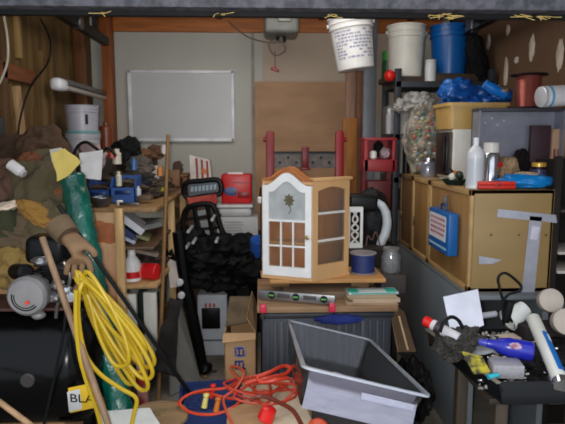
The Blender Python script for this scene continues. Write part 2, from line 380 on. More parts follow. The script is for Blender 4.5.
t = thing('wall_shelf', 'plain wooden board shelf on the left wall under the stacked white pails', 'shelf', (XL + .2, 4.25, 1.49))
b = B(); box(b, (0, 0, .0), (.39, .7, .03), None, .003); link('board', b, wood((96, 72, 46), 'y'), t)
for y in (-.3, .3):
    b = B(); prism(b, [(-.19, -.015), (.14, -.015), (-.19, -.2)], .025, Matrix.Translation((0, y, 0))); link('bracket', b, metal((70, 70, 70), .5), t)
def pail(name, label, loc, rt, rb, h, m, rot=(0, 0, 0), print_m=None, handle=True, group=None, lid=False):
    t = thing(name, label, 'bucket', loc, rot, group)
    pr = [(0, 0), (rb - .006, 0), (rb, .006), (rb + (rt - rb) * .76, h * .76), (rt * 1.045, h * .765), (rt * 1.045, h * .785), (rt * .995, h * .79), (rt * 1.0, h * .86), (rt * 1.05, h * .865), (rt * 1.05, h * .885), (rt, h * .89), (rt * 1.0, h * .965), (rt * 1.055, h * .97), (rt * 1.055, h), (rt * .97, h)]
    if lid: pr += [(rt * .95, h * .985), (0, h * .985)]
    else: pr += [(rt * .96, h * .9), (rb - .004, .01), (0, .01)]
    b = B(); lathe(b, pr, 40); body = link('body', b, m, t)
    if print_m:
        b = B(); rp = random.Random(3)
        for zi in range(9):
            zz = h * (.2 + .06 * zi); r = rb + (rt - rb) * zz / h + .0012; x = -1.1
            while x < .9:
                wd = rp.uniform(.05, .22)
                if rp.random() < .8:
                    n = 4; vs = []
                    for k in range(n + 1):
                        a = -math.pi / 2 + x + wd * k / n
                        vs.append((b.verts.new((r * math.cos(a), r * math.sin(a), zz)), b.verts.new((r * math.cos(a), r * math.sin(a), zz + h * .035))))
                    for k in range(n): b.faces.new((vs[k][0], vs[k + 1][0], vs[k + 1][1], vs[k][1]))
                x += wd + .05
        link('print_label', b, print_m, body)
    if handle:
        b = B(); pts = [(rt * 1.06 * math.cos(a), -rt * .25 * math.sin(a) - .0, h * .87 - rt * .95 * math.sin(a)) for a in [math.pi * k / 12 for k in range(13)]]
        if handle == 'up': pts = [(p[0], 0, 2 * h * .87 - p[2] ) for p in pts]
        tube(b, pts, .0025, 6, 3); hd = link('bail_handle', b, metal((150, 150, 150), .4), t)
        for s in (-1, 1):
            b = B(); cyl(b, (s * rt * .98, 0, h * .87), (s * rt * 1.1, 0, h * .87), .014, seg=12); link('handle_ear', b, m, t)
    return t
pw = plastic((206, 206, 214), .4)
q = P(83, 135, 4.15)
p1_ = pail('bucket', 'grey-white bucket stacked on top of another on the left wall shelf', (-1.28, 4.15, 1.645), .115, .105, .2, plastic((176, 174, 184), .35), handle=False, group='stacked pails on the left wall', lid=True)
b = B(); lathe(b, [(.118, .0), (.121, .006), (.121, .016), (.117, .02)], 30); link('rim_band', b, plastic((110, 160, 160)), p1_)
b = B(); box(b, (.06, -.095, .1), (.018, .012, .07), (0, 0, 30), .004); link('dark_mark', b, BLACK, p1_)
pail('bucket', 'lower white bucket standing on the left wall shelf under another bucket', (-1.28, 4.15, 1.506), .122, .112, .138, plastic((190, 188, 194), .35), handle=False, group='stacked pails on the left wall', lid=True)
b = B(); cyl(b, (0, 0, 0), (0, 0, .2), .05, bev=.01); cyl(b, (0, 0, .2), (0, 0, .23), .02); one('bottle', 'small brown bottle right of the stacked buckets on the left wall shelf', 'bottle', b, plastic((120, 60, 34)), (-1.17, 4.36, 1.506))

# hanging and standing pails upper right
q = P(356, 70, 4.1)
t = pail('bucket', 'printed white bucket hanging tilted above the leaning studs', (q.x, 4.1, q.z), .155, .13, .37, plastic((226, 224, 222), .35), (0, -8, 0), mat((150, 150, 176), .5, 0, .1, 20), handle='up', group='buckets along the top')
b = B(); tube(b, [(0, 0, .55), (.0, 0, .49), (.02, 0, .475), (.0, 0, .462)], .004, 6); box(b, (0, 0, .6), (.02, .02, .14)); link('hook', b, metal(), t)
# ================================================================ RIGHT: metal shelving
SX0, SX1, SY0, SY1 = 1.0, 1.74, 4.16, 4.62
zs = [P(398, y, SY0).z for y in (84, 137, 180)]
t = thing('shelving_unit', 'dark grey steel shelving unit in the right corner behind the wooden cabinets', 'shelving unit', ((SX0 + SX1) / 2, (SY0 + SY1) / 2, 0))
dm = mat((58, 60, 66), .5, .4, .12)
for x in (SX0 + .02, SX1 - .02):
    for y in (SY0 + .02, SY1 - .02):
        b = B(); box(b, (x, y, 1.06), (.045, .04, 2.12), None, .002); link('post', b, dm, t, True)
for z in zs + [.5]:
    b = B(); box(b, ((SX0 + SX1) / 2, (SY0 + SY1) / 2, z), (SX1 - SX0, SY1 - SY0, .045), None, .003); link('shelf', b, dm, t, True)
ZT, Z2, Z3 = [z + .0235 for z in zs]
def rest(px, Y, z):   # point at depth Y on the surface of height z seen in pixel column px
    d = ray(px, 200); lo, hi = 0, 424
    for _ in range(30):
        m_ = (lo + hi) / 2
        if P(px, m_, Y).z > z: lo = m_
        else: hi = m_
    return Vector((P(px, lo, Y).x, Y, z))
# boxes that pails stand on
q = rest(407, 4.3, ZT); b = B(); box(b, (0, 0, .02), (.36, .26, .04), None, .003); one('wooden_board', 'brown board lying on the top steel shelf under the plain white pail', 'board', b, wood((66, 50, 40), 'x'), (q.x, 4.36, ZT), group='boards on the top shelf')
pail('bucket', 'plain white bucket standing upright on the top steel shelf', (q.x, 4.36, ZT + .041), .143, .127, .385, plastic((222, 218, 208), .4), group='buckets along the top')
b = B(); box(b, (0, 0, .03), (.34, .3, .06), None, .003); q = rest(451, 4.3, ZT); one('wooden_board', 'thick brown board on the top steel shelf under the blue bucket', 'board', b, wood((64, 52, 42), 'x'), (q.x, 4.36, ZT), (0, 0, 8), group='boards on the top shelf')
pail('bucket', 'bright blue plastic bucket standing on the top steel shelf', (q.x, 4.36, ZT + .061), .148, .122, .365, plastic((6, 88, 160), .3), group='buckets along the top', handle=False)
def can(name, label, loc, r, h, m, capm=None, cap_h=None, cap_r=None, label_m=None, cat='can', rot=(0, 0, 0), shoulder=.12, group=None):
    """aerosol or bottle: body, cap, paper label"""
    t = thing(name, label, cat, loc, rot, group); sh = h * shoulder; ch = cap_h or h * .18; cr = cap_r or r * .6; hb = h - ch
    b = B(); lathe(b, [(0, 0), (r * .95, 0), (r, r * .06), (r, hb - sh), (r * .92, hb - sh * .6), (cr * .9, hb), (0, hb)], 28); link('body', b, m, t)
    b = B(); lathe(b, [(0, hb - .002), (cr, hb - .002), (cr, h - r * .1), (cr * .85, h), (0, h)], 24); link('cap', b, capm or m, t)
    if label_m: b = B(); lathe(b, [(r + .0005, (hb - sh) * .12), (r + .001, (hb - sh) * .12), (r + .001, (hb - sh) * .9), (r + .0005, (hb - sh) * .9)], 28); link('paper_label', b, label_m, t)
    return t
# top shelf small things
q = rest(383, 4.55, ZT); can('bottle', 'green bottle with a red ball top at the left end of the top steel shelf', (q.x + .02, 4.5, ZT), .045, .26, plastic((30, 80, 50)), plastic((60, 140, 60)), .07, .045, cat='bottle')
q = rest(384, 4.3, ZT); b = B(); lump(b, (0, 0, .04), (.085, .085, .085), 2, .03, 1, 3); one('ball', 'red ball at the left end of the top steel shelf beside the plain white pail', 'ball', b, plastic((226, 34, 26), .35), (q.x + .02, 4.2, ZT))
q = rest(429, 4.25, ZT); can('can', 'slim white can standing between the plain white and the blue bucket', (q.x, 4.22, ZT), .04, .16, plastic((214, 214, 214)), plastic((200, 200, 200)), .02, .04)
b = B(); lump(b, (0, 0, .03), (.09, .09, .07), 5, .3, 2, 3); q = rest(384, 4.2, Z2)
# second shelf
q = rest(386, 4.5, Z2); b = B(); box(b, (0, 0, .11), (.13, .2, .22), None, .006); one('box', 'plain grey box on the second steel shelf behind two spray cans', 'box', b, mat((128, 130, 128), .7), (q.x + .05, 4.49, Z2 + .0))
for i, px in enumerate((381.5, 387.5)):
    q = rest(px + 4, 4.22, Z2); can('spray_can', ['slim white spray can, left of the pair on the steel shelf', 'shiny silver spray can, right of the pair on the steel shelf'][i], (q.x + .035, 4.26, Z2), .024, .19 + .01 * i, plastic((170, 165, 172)) if i == 0 else metal((225, 225, 230), .2), plastic((210, 210, 210)), .03, .015, group='spray cans on the steel shelf', cat='spray can')
q = rest(406, 4.22, Z2); can('bottle', 'tall white plastic bottle just right of the steel shelf post', (q.x + .0, 4.27, Z2), .042, .24, plastic((204, 202, 192)), plastic((190, 186, 178)), .03, .02, cat='bottle')
b = B(); box(b, (0, 0, .08), (.16, .1, .16), None, .01); q = rest(415, 4.5, Z2); one('box', 'small pale grey box on the steel shelf behind the white bottle', 'box', b, mat((150, 148, 140), .7), (q.x, 4.5, Z2))
q = rest(406, 4.25, Z3); b = B(); cyl(b, (0, 0, 0), (0, 0, .22), .028, bev=.004); cyl(b, (0, 0, .22), (0, 0, .31), .034, .038, bev=.006); one('flashlight', 'long black flashlight standing on its end beside the steel shelf post', 'flashlight', b, mat((24, 32, 34), .35), (q.x, 4.26, Z3))
q = rest(415, 4.22, Z3); b = B(); box(b, (0, 0, .045), (.08, .08, .09), None, .006); one('box', 'small orange box on the third steel shelf right of the black flashlight', 'box', b, mat((186, 96, 50), .7), (q.x, 4.24, Z3))
q = rest(425, 4.22, Z3); b = B(); lump(b, (0, 0, .1), (.12, .12, .22), 8, .25, 2, 3, flat=.9); one('sack', 'brown paper sack on the third steel shelf above the brown cabinets', 'sack', b, mat((110, 78, 50), .9), (q.x + .02, 4.28, Z3))
# bulging clear bag of small coloured parts
q = rest(423, 4.05, Z2); t = thing('parts_bag', 'bulging clear bag of small multicoloured parts hanging left of the tan tub', 'bag', (P(424, 125, 3.97).x, 3.97, P(423, 172, 4.0).z))
b = B(); lump(b, (0, 0, .23), (.25, .15, .46), 4, .22, 2.4, 4); link('bag_film', b, mat((158, 150, 136), .4, 0, .2, 14, .6, 0, None, (104, 96, 84)), t)
rp = random.Random(11); pc = [(170, 110, 86), (116, 140, 104), (176, 160, 120), (96, 122, 126), (160, 76, 62), (186, 184, 176)]
b_ = [B() for _ in pc]
for k in range(84):
    a = rp.uniform(-2.6, -.4); z = rp.uniform(.03, .42); rr_ = .1 * math.sqrt(max(.1, 1 - ((z - .23) / .24) ** 2))
    lump(b_[k % 6], (rr_ * 1.08 * math.cos(a), rr_ * .85 * math.sin(a), z), (.03, .014, .024), k, .2, 1.5, 2)
for k, bb in enumerate(b_):
    o = link('bagged_parts', bb, plastic(pc[k], .45), t); o['label'] = ['salmon', 'green', 'yellow', 'teal', 'red', 'white'][k] + ' small parts'; o['kind'] = 'stuff'
b = B(); q = P(422, 101, 4.0); lump(b, (q.x, 4.12, q.z), (.2, .16, .13), 61, .35, 2.2, 4); lump(b, (q.x - .1, 4.14, q.z - .03), (.12, .12, .1), 62, .35, 2.2, 4); one('plastic_bag', 'crumpled pale plastic bag bunched above the bag of coloured parts', 'bag', b, mat((176, 172, 168), .5, 0, .3, 9, .3))
# red open tool cabinet on the back wall with things in it
q0, q1 = P(367, 171, 4.0), P(395, 139, 4.0); t = thing('tool_cabinet', 'red open-fronted metal tool cabinet left of the shelving', 'cabinet', ((q0.x + q1.x) / 2 - .01, 4.06, 0)); W_, H_ = q1.x - q0.x + .02, q1.z - q0.z; z0 = q0.z; rm = mat((150, 38, 44), .45, .1, .1)
b = B(); box(b, (0, .08, z0 + H_ / 2), (W_, .01, H_))
for s in (-1, 1): box(b, (s * (W_ / 2 - .01), 0, z0 + H_ / 2), (.03 if s < 0 else .02, .17, H_), None, .003)
box(b, (0, 0, z0 + H_), (W_ + .02, .17, .02), None, .003); box(b, (0, 0, z0 + .04), (W_ + .02, .17, .085), None, .003); link('case', b, rm, t)
b = B()
for s in (-1, 1): box(b, (s * (W_ / 2 - .02), .05, z0 / 2), (.03, .05, z0)); 
link('leg', b, mat((120, 24, 30), .5), t)
b = B(); box(b, (0, -.02, z0 - .18), (W_ * .8, .12, .22), None, .01); link('drawer', b, mat((92, 26, 30), .5, .1, .2), t)
cx_ = (q0.x + q1.x) / 2
b = B(); cyl(b, (0, 0, 0), (0, 0, .06), .026, bev=.01); one('jar', 'small white jar inside the red open tool cabinet', 'jar', b, WHITE, (cx_ - .05, 4.03, z0 + .0835))
b = B(); lump(b, (0, 0, .04), (.07, .07, .08), 3, .3, 2, 3, flat=.9); one('cloth_wad', 'pinkish grey cloth wad inside the red open tool cabinet', 'rag', b, cloth((160, 140, 146)), (cx_ + .04, 4.05, z0 + .0835))
b = B(); lump(b, (0, 0, .07), (.07, .06, .12), 7, .2, 2, 3, flat=.9); one('cloth_wad', 'black cloth wad at the back inside the red open tool cabinet', 'rag', b, cloth((24, 24, 24)), (cx_ + .0, 4.09, z0 + .0835))
b = B(); lump(b, (0, 0, .07), (.16, .12, .2), 13, .3, 2, 3); q = P(387, 188, 4.7); one('duffel_bag', 'dark red bag behind the white hose, below the red tool cabinet', 'bag', b, cloth((70, 22, 26)), (q.x, 4.5, 1.05))

# ================================================================ RIGHT: wooden cabinets on the grey bench
CX, CY0, CY1 = 1.05, 2.7, 4.1
CT = P(478, 190, CY0).z; CB = .84
ply = mat((150, 122, 76), .55, 0, .07, 2.5, 0, .1, (1, 1, 2.5)); ply2 = wood((150, 112, 66), 'z', .5, .1); edge = mat((176, 140, 90), .6)
GB = mat((112, 118, 122), .55, 0, .08, 3)
t = thing('workbench', 'long grey-sided workbench under the wooden wall of cabinets', 'workbench', (1.4, 3.2, 0))
b = B(); box(b, (CX + .0, 3.385, .41), (.03, 1.5, .81), None, .003); link('side_panel', b, GB, t, True)
b = B(); box(b, (1.23, 3.385, CB - .012), (.39, 1.5, .022), None, .004); link('bench_top', b, GB, t, True)
b = B(); box(b, (1.41, 3.385, .41), (.03, 1.5, .81)); link('rear_panel', b, GB, t, True)
def cab(x0, y0, y1, lab, dm_, top=CT, wdt=.405, pull=True, em=None):
    t = thing('wooden_cabinet', lab, 'cabinet', (x0 + wdt / 2, (y0 + y1) / 2, CB), group='wooden cabinets on the grey bench'); h = top - CB
    b = B(); L_ = y1 - y0
    box(b, (0, -L_ / 2 + .009, h / 2), (wdt, .018, h), None, .002); box(b, (0, L_ / 2 - .009, h / 2), (wdt, .018, h), None, .002)
    box(b, (0, 0, h - .01), (wdt, L_, .02), None, .002); box(b, (0, 0, .01), (wdt, L_, .02)); box(b, (wdt / 2 - .006, 0, h / 2), (.012, L_, h)); link('body', b, ply, t)
    b = B()
    for y in (-L_ / 2 + .015, L_ / 2 - .015): box(b, (-wdt / 2 - .004, y, h / 2), (.02, .03, h), None, .002)
    for z in (.015, h - .015): box(b, (-wdt / 2 - .004, 0, z), (.02, L_, .03), None, .002)
    link('face_frame', b, em or edge, t)
    b = B(); box(b, (-wdt / 2 - .0, 0, h / 2), (.014, L_ - .064, h - .064), None, .002); d = link('door', b, dm_, t)
    if pull: b = B(); box(b, (-wdt / 2 - .012, L_ / 2 - .05, h * .42), (.012, .012, .06), None, .003); link('handle', b, metal((110, 90, 60), .4), d)
    return t
c1 = cab(CX, CY0, 3.38, 'nearest wooden cabinet with a duct tape T on its end panel', ply2)
c2 = cab(CX, 3.385, 3.76, 'middle wooden cabinet right behind the one with the blue case', wood((146, 108, 62), 'z', .5, .1))
c3 = cab(CX, 3.765, CY1, 'farthest brown wooden cabinet under the bag of coloured parts', wood((104, 76, 48), 'z', .5, .1), em=mat((112, 84, 54), .6))
# tape on the end panel
tp = mat((168, 168, 178), .35, .3, .06, 20); yf = CY0 - .0015
def strip(pts_px, lab_):
    b = B(); cs = []
    for px, py in pts_px: q = P(px, py, yf); cs.append((q.x, yf, q.z))
    slab(b, cs, .002); o = link('tape_strip', b, tp, c1, True); return o
strip([(498, 209), (556, 215), (557, 223), (497, 217)], '')
strip([(530, 216), (542, 217), (534, 296), (521, 296)], '')
b = B(); q = P(530, 220, yf); a_ = [P(x, y, yf - .002) for x, y in [(532, 226), (540, 227), (537, 240), (530, 239)]]; slab(b, [(p.x, yf - .0025, p.z) for p in a_], .001); link('tape_patch', b, mat((196, 190, 206), .3), c1, True)
strip([(479, 256), (492, 258), (502, 260), (492, 264), (479, 264)], '')
b = B()
for px in (491, 519, 546):
    q = P(px, 235, yf); cyl(b, (q.x, yf - .002, q.z), (q.x, yf + .002, q.z), .006, seg=12)
link('screw_hole', b, mat((96, 70, 44), .7), c1, True)
# little spacer gap under tape: dark door gap is real (door recessed)
# blue case hung on the door, label facing the aisle
a0 = P(470, 206, 2.84); q0 = P(469, 258, 2.80); 
yA, yB = 2.80, 3.22; zA = P(470, 215, 2.8).z; zBt = zA - .225
t = thing('blue_case', 'blue plastic case with white label hung on the nearest cabinet door', 'case', (CX - .045, (yA + yB) / 2, zBt))
Lc, Hc = .34, zA - zBt
b = B(); box(b, (0, 0, Hc / 2), (.055, Lc, Hc), None, .008, 3); link('shell', b, plastic((18, 92, 160), .35), t)
b = B(); box(b, (-.0285, .01, Hc * .6), (.002, Lc - .06, Hc * .6)); lb = link('paper_label', b, plastic((206, 206, 210), .5), t)
b = B(); rp = random.Random(4)
for k in range(4):
    y = Lc / 2 - .05
    while y > -Lc / 2 + .06:
        wd = rp.uniform(.012, .03); box(b, (-.030, y - wd / 2, Hc * (.8 - .12 * k)), (.001, wd, .014)); y -= wd + .012
link('print_marks', b, plastic((170, 70, 80), .5), lb)
b = B(); box(b, (-.029, 0, Hc * .14), (.002, Lc - .05, .012)); link('white_line', b, plastic((150, 180, 205), .5), t)
b = B(); tube(b, [(0, -.05, Hc), (0, -.045, Hc + .03), (0, .03, Hc + .03), (0, .035, Hc)], .006, 8, 4); link('handle', b, plastic((16, 60, 110)), t)
b = B(); box(b, (.01, .0, Hc + .045), (.02, .02, .06), None, .003); link('hanging_strap', b, plastic((90, 90, 96)), t)

# --- on top of the cabinets
def on(px, Y, z=None): return rest(px, Y, CT if z is None else z)
Z0 = CT + .0005
# white microwave-like box: dark door faces the aisle
q = on(438, 3.40); t = thing('microwave', 'white countertop microwave with dark door facing the aisle under the tan tub', 'microwave oven', (1.265, 3.36, Z0)); hm = P(460, 129, 3.2).z - CT
b = B(); box(b, (0, 0, hm / 2 + .008), (.30, .28, hm - .016), None, .012, 3)
for s in (-1, 1):
    for r_ in (-1, 1): box(b, (s * .12, r_ * .11, .006), (.03, .03, .012))
link('housing', b, plastic((208, 204, 196), .4), t)
b = B(); box(b, (-.156, .03, hm / 2 + .008), (.014, .2, hm - .05), None, .006); d = link('door', b, plastic((38, 32, 30), .3), t)
b = B(); box(b, (-.17, -.05, hm / 2 + .008), (.016, .02, hm - .1), None, .005); link('handle', b, BLACK, d)
b = B(); box(b, (-.154, -.11, hm / 2 + .008), (.01, .05, hm - .05), None, .004); link('control_panel', b, plastic((70, 64, 60)), t)
ZM = Z0 + hm + .0005
# tan tub
t = thing('plastic_tub', 'tan plastic tub heaped with blue tarp on top of the microwave', 'tub', (1.262, 3.36, ZM)); ht = .15
def tub(bm, wx, wy, h, taper=.85, th=.005, rim=.02):
    tb = B(); n = 24
    def ring(w_, d_, z, r=.035):
        out = []
        for i in range(n):
            a = 2 * math.pi * (i + .5) / n; cx = (w_ / 2 - r) * (1 if math.cos(a) > 0 else -1); cy = (d_ / 2 - r) * (1 if math.sin(a) > 0 else -1)
            out.append(tb.verts.new((cx + r * math.cos(a), cy + r * math.sin(a), z)))
        return out
    rs = [ring(wx * taper, wy * taper, 0), ring(wx, wy, h - rim), ring(wx + rim, wy + rim, h - rim), ring(wx + rim, wy + rim, h), ring(wx - th, wy - th, h), ring(wx * taper - th, wy * taper - th, th)]
    for a, c in zip(rs, rs[1:]):
        for i in range(n): tb.faces.new((a[i], a[(i + 1) % n], c[(i + 1) % n], c[i]))
    tb.faces.new(rs[0][::-1]); tb.faces.new(rs[-1]); bmesh.ops.recalc_face_normals(tb, faces=tb.faces[:]); return _merge(bm, tb)
b = B(); tub(b, .36, .28, ht, .94); link('body', b, plastic((186, 150, 86), .4), t)
b = B(); tx, ty = 1.262, 3.36
lump(b, (tx - .0, ty - .0, ZM + .15), (.31, .22, .2), 21, .3, 2.2, 5, ridged=False); lump(b, (tx - .09, ty - .02, ZM + .22), (.2, .16, .16), 22, .3, 2.4, 4, ridged=False); lump(b, (tx + .14, ty - .0, ZM + .2), (.2, .18, .1), 25, .22, 1.8, 4)
one('blue_tarp', 'crumpled bright blue tarp heaped in the tan plastic tub', 'tarp', b, mat((12, 62, 130), .3, 0, .2, 5, .1, 0, None, (22, 92, 170)))
b = B(); tube(b, [(tx - .0, ty - .2, ZM + .25), (tx + .05, ty - .2, ZM + .22), (tx + .12, ty - .19, ZM + .19)], [.025, .03, .028], 12, 4); one('blue_tube', 'glossy blue rolled tube lying on the crumpled blue tarp', 'tube', b, plastic((20, 110, 196), .2))
b = B(); lump(b, (tx + .1, ty - .2, ZM + .215), (.07, .04, .05), 9, .25, 2, 3); one('chrome_fitting', 'small chrome fitting lying on the blue tarp at its front edge', 'fitting', b, metal((190, 180, 150), .3))
b = B(); lump(b, (1.46, 3.58, 1.80), (.24, .2, .26), 31, .25, 2, 4); one('grey_bag', 'grey crumpled bag behind the blue tarp left of the copper spool', 'bag', b, cloth((120, 112, 110)))
b = B(); box(b, (1.46, 3.60, CT + .16), (.2, .2, .31), None, .01); one('box', 'plain dark box hidden behind the grey metal shelf box', 'box', b, mat((60, 50, 46), .8))
q = P(480, 55, 4.2); b = B(); lump(b, (q.x, 4.25, q.z - .02), (.14, .14, .42), 33, .2, 2, 4, (10, -22, 0)); one('black_bag', 'limp black bag hanging to the right of the bright blue bucket', 'bag', b, cloth((20, 19, 20)))
# small bowl of odds and ends
q = on(457, 2.98); t = thing('odds_tray', 'small dark tray of knobs in front of the white microwave', 'tray', (q.x, 3.02, Z0))
b = B(); lathe(b, [(0, 0), (.045, 0), (.07, .03), (.066, .03), (.043, .006), (0, .006)], 20); link('dish', b, plastic((30, 44, 34)), t)
for k, c_ in enumerate([(20, 22, 20), (210, 120, 40), (24, 24, 26), (220, 214, 200), (40, 60, 40)]):
    b = B(); lump(b, (.03 * math.cos(k * 1.3), .03 * math.sin(k * 1.3), .045 + .012 * (k % 3)), (.035, .035, .04), k, .25, 1.6, 2); link('knob', b, plastic(c_), t)
# glass jar with metal lid
q = on(427, 3.5); t = thing('glass_jar', 'glass jar with shiny lid on the brown cabinets left of the microwave', 'jar', (1.1 , 3.72, Z0))
t.location.x = rest(428, 3.72, CT).x if rest(428, 3.72, CT).x > 1.1 else 1.11
b = B(); lathe(b, [(0, 0), (.046, 0), (.05, .01), (.05, .085), (.04, .1), (0, .1)], 24); link('glass_body', b, mat((170, 172, 186), .08, .6, .2, 12), t)
b = B(); lathe(b, [(0, .1), (.042, .1), (.042, .125), (0, .127)], 24); link('lid', b, CHROME, t)
# spray bottles
q = on(475, 2.78); can('spray_can', 'tall white and silver spray can standing at the near cabinet corner', (q.x, 2.79, Z0), .043, .255, plastic((206, 206, 208), .25), plastic((224, 224, 228), .3), .035, .014, plastic((188, 190, 196), .3), shoulder=.2, cat='spray can')
q = on(492, 2.90); t = can('spray_can', 'shiny silver can with a white cone top behind the red flat case', (q.x, 2.93, Z0 + .0), .043, .23, metal((220, 220, 228), .15), plastic((216, 212, 206), .4), .05, .04, shoulder=.05, cat='spray can')
b = B(); lathe(b, [(0, .0), (.05, 0), (.05, .018), (.0435, .02)], 24); link('base_ring', b, WHITE, t)
b = B(); lathe(b, [(0, 0), (.006, 0), (.012, .012), (.004, .03), (0, .03)], 12, Matrix.Translation((.04, -.03, .1))); link('red_pin', b, RED, t)
# red flat case
q = on(497, 2.73); t = thing('flat_case', 'flat bright red plastic case on the near edge of the cabinet top', 'case', (q.x + .0, 2.77, Z0))
b = B(); box(b, (0, 0, .011), (.19, .09, .02), None, .005); link('bottom_shell', b, plastic((196, 40, 26), .35), t)
b = B(); box(b, (0, 0, .03), (.188, .088, .018), None, .006); link('lid', b, plastic((214, 48, 30), .3), t)
b = B(); box(b, (0, -.046, .022), (.03, .006, .016), None, .002); link('latch', b, plastic((150, 24, 18)), t)
# blue packet
q = on(532, 2.73); t = thing('blue_packet', 'crinkled bright blue packet at the right end of the cabinet top', 'packet', (q.x - .01, 2.78, Z0), (0, 0, -3))
b = B(); tb = B(); lump(tb, (0, 0, .036), (.27, .11, .078), 41, .14, 2.4, 4, flat=.85); _merge(b, tb); link('wrapper', b, mat((14, 120, 190), .3, 0, .12, 10, .3), t)
b = B(); lump(b, (.0, -.0, .068), (.1, .06, .03), 42, .3, 2, 3); link('torn_opening', b, mat((176, 150, 120), .7), t)
b = B(); box(b, (-.01, .09, .03), (.14, .02, .05), (0, 14, 0), .003); link('flap', b, plastic((20, 100, 170)), t)
# black jar yellow lid
q = on(538, 2.93); can('jar', 'dark jar with a yellow-gold lid behind the blue packet', (q.x, 2.93, Z0), .036, .125, mat((30, 26, 30), .1, .1), mat((214, 170, 70), .3, .3), .02, .037, mat((60, 60, 100), .3), cat='jar', shoulder=.05)
# grey metal shelf box with spool on its top
bx0, bx1, by0, by1 = P(479, 130, 3.02).x, 1.66, 3.02, 3.13; bz = P(500, 108, 3.02).z
t = thing('shelf_box', 'open-fronted grey metal shelf box carrying the copper wire spool', 'shelf', ((bx0 + bx1) / 2, (by0 + by1) / 2, CT + .0005)); hb = bz - CT; Wb, Lb = bx1 - bx0, by1 - by0; gm = mat((136, 138, 150), .45, .3, .1, 10)
b = B(); box(b, (0, Lb / 2 - .005, hb / 2), (Wb, .01, hb)); link('back_panel', b, gm, t)
for s in (-1, 1): b = B(); box(b, (s * (Wb / 2 - .004), 0, hb / 2), (.008, Lb, hb)); link('side_panel', b, gm, t)
b = B(); box(b, (0, 0, hb - .008), (Wb + .01, Lb, .016), None, .003); link('top_panel', b, mat((70, 70, 78), .45, .3, .1, 10), t)
b = B(); box(b, (0, 0, .006), (Wb, Lb, .012)); link('floor_panel', b, gm, t)
b = B()
for k in range(6): 
    lump(b, (-Wb * .42 + (k * 7 % 5) * .035, Lb / 2 - .011, hb - .04 - .012 * k), (.014, .004, .01), k, .2, 1, 2)
link('paint_chip', b, mat((190, 186, 180), .6), t)
zi = CT + .013
cxb = (bx0 + bx1) / 2
# contents
b = B(); box(b, (0, 0, .0), (.11, .03, .31), None, .003); q = rest(538, 3.06, zi); t2 = one('book', 'dark maroon hardback standing in the grey shelf box above the dark jar', 'book', b, mat((58, 36, 44), .6), (q.x, 3.07, zi + .156))
b = B(); box(b, (0, 0, .0), (.075, .05, .29), None, .003); q = rest(556, 3.06, zi); t2 = thing('carton', 'tan carton with maroon stripes at the right end of the shelf box', 'carton', (q.x, 3.08, zi + .146)); link('body', b, mat((176, 140, 112), .7), t2)
b = B()
for x in (-.022, .0, .022): box(b, (x, -.0258, -.03), (.014, .001, .13))
link('stripe', b, mat((120, 60, 60), .7), t2)
b = B(); lump(b, (0, 0, .07), (.1, .09, .14), 51, .3, 2, 4, flat=.9); q = rest(505, 3.1, zi); one('cloth_wad', 'beige cloth bundle inside the grey metal shelf box', 'rag', b, cloth((176, 146, 112), (120, 96, 76)), (q.x, 3.065, zi))
b = B(); lump(b, (0, 0, .09), (.1, .09, .17), 52, .3, 2, 4, flat=.9); q = rest(519, 3.1, zi); one('cloth_wad', 'black cloth bundle inside the grey metal shelf box beside the beige one', 'rag', b, cloth((26, 22, 22)), (q.x, 3.09, zi))
b = B(); lump(b, (0, 0, .05), (.05, .05, .1), 54, .15, 2, 3, flat=.9); q = rest(528, 3.1, zi); one('knob_handle', 'dark brown wooden knob inside the grey metal shelf box', 'knob', b, wood((96, 60, 40)), (q.x, 3.08, zi))
# copper spool
q = rest(529, 3.12, bz); ts = thing('wire_spool', 'spool of copper wire with black flanges on the grey shelf box', 'spool', (q.x + .005, 3.15, bz + .0005)); hs = .195
for z in (0, hs - .012): b = B(); lathe(b, [(0, z), (.082, z), (.098, z + .002), (.1, z + .006), (.098, z + .01), (.082, z + .012), (0, z + .012)], 32); link('flange', b, BLACK, ts)
b = B(); pr = [(0, .012)] + [(.066 + .0016 * (k % 2), .012 + (hs - .024) * k / 40) for k in range(41)] + [(0, hs - .012)]; lathe(b, pr, 32); link('copper_winding', b, mat((160, 84, 74), .3, .6, .1, 6), ts)
# silver can lying on the right
q0, q1 = P(536, 103, 2.9), P(566, 96, 2.9); t = thing('foil_can', 'silver can with a pale blue band lying on its side beside the copper spool', 'can', (P(536, 103, 2.9).x + .07, 3.0, bz + .057), (0, 86, 8))
b = B(); lathe(b, [(0, 0), (.05, 0), (.055, .003), (.055, .168), (.05, .172), (0, .172)], 30); link('body', b, mat((226, 226, 232), .3, .4, .04), t)
b = B(); lathe(b, [(.0552, .02), (.0562, .02), (.0562, .15), (.0552, .15)], 30); link('white_label', b, plastic((232, 232, 238), .35), t)
b = B(); 
for k in range(9):
    a = math.pi - .55 - .16 + .04 * k
lathe(b, [(.0556, .036), (.0572, .036), (.0572, .05), (.0556, .05)], 30); link('blue_band', b, plastic((100, 170, 215)), t)
# dark rack at far right
t = thing('storage_rack', 'dark storage rack with pale shelf edges at the far right', 'rack', (1.62, 2.8, 0))
b = B(); box(b, (1.62, 2.95, .75), (.28, .02, 1.5)); link('rear_panel', b, mat((30, 26, 24), .8), t, True)
for x in (1.475, 1.755): b = B(); box(b, (x, 2.72, .76), (.03, .03, 1.52)); link('post', b, mat((36, 30, 28), .6), t, True)
for z, c_ in ((.25, 1), (.7, 1), (P(560, 272, 2.7).z, 1), (P(560, 253, 2.7).z, 1), (1.25, 0)):
    b = B(); box(b, (1.615, 2.82, z), (.25, .26, .014), None, .002); link('shelf', b, plastic((186, 178, 170)) if c_ else mat((50, 40, 36)), t, True)
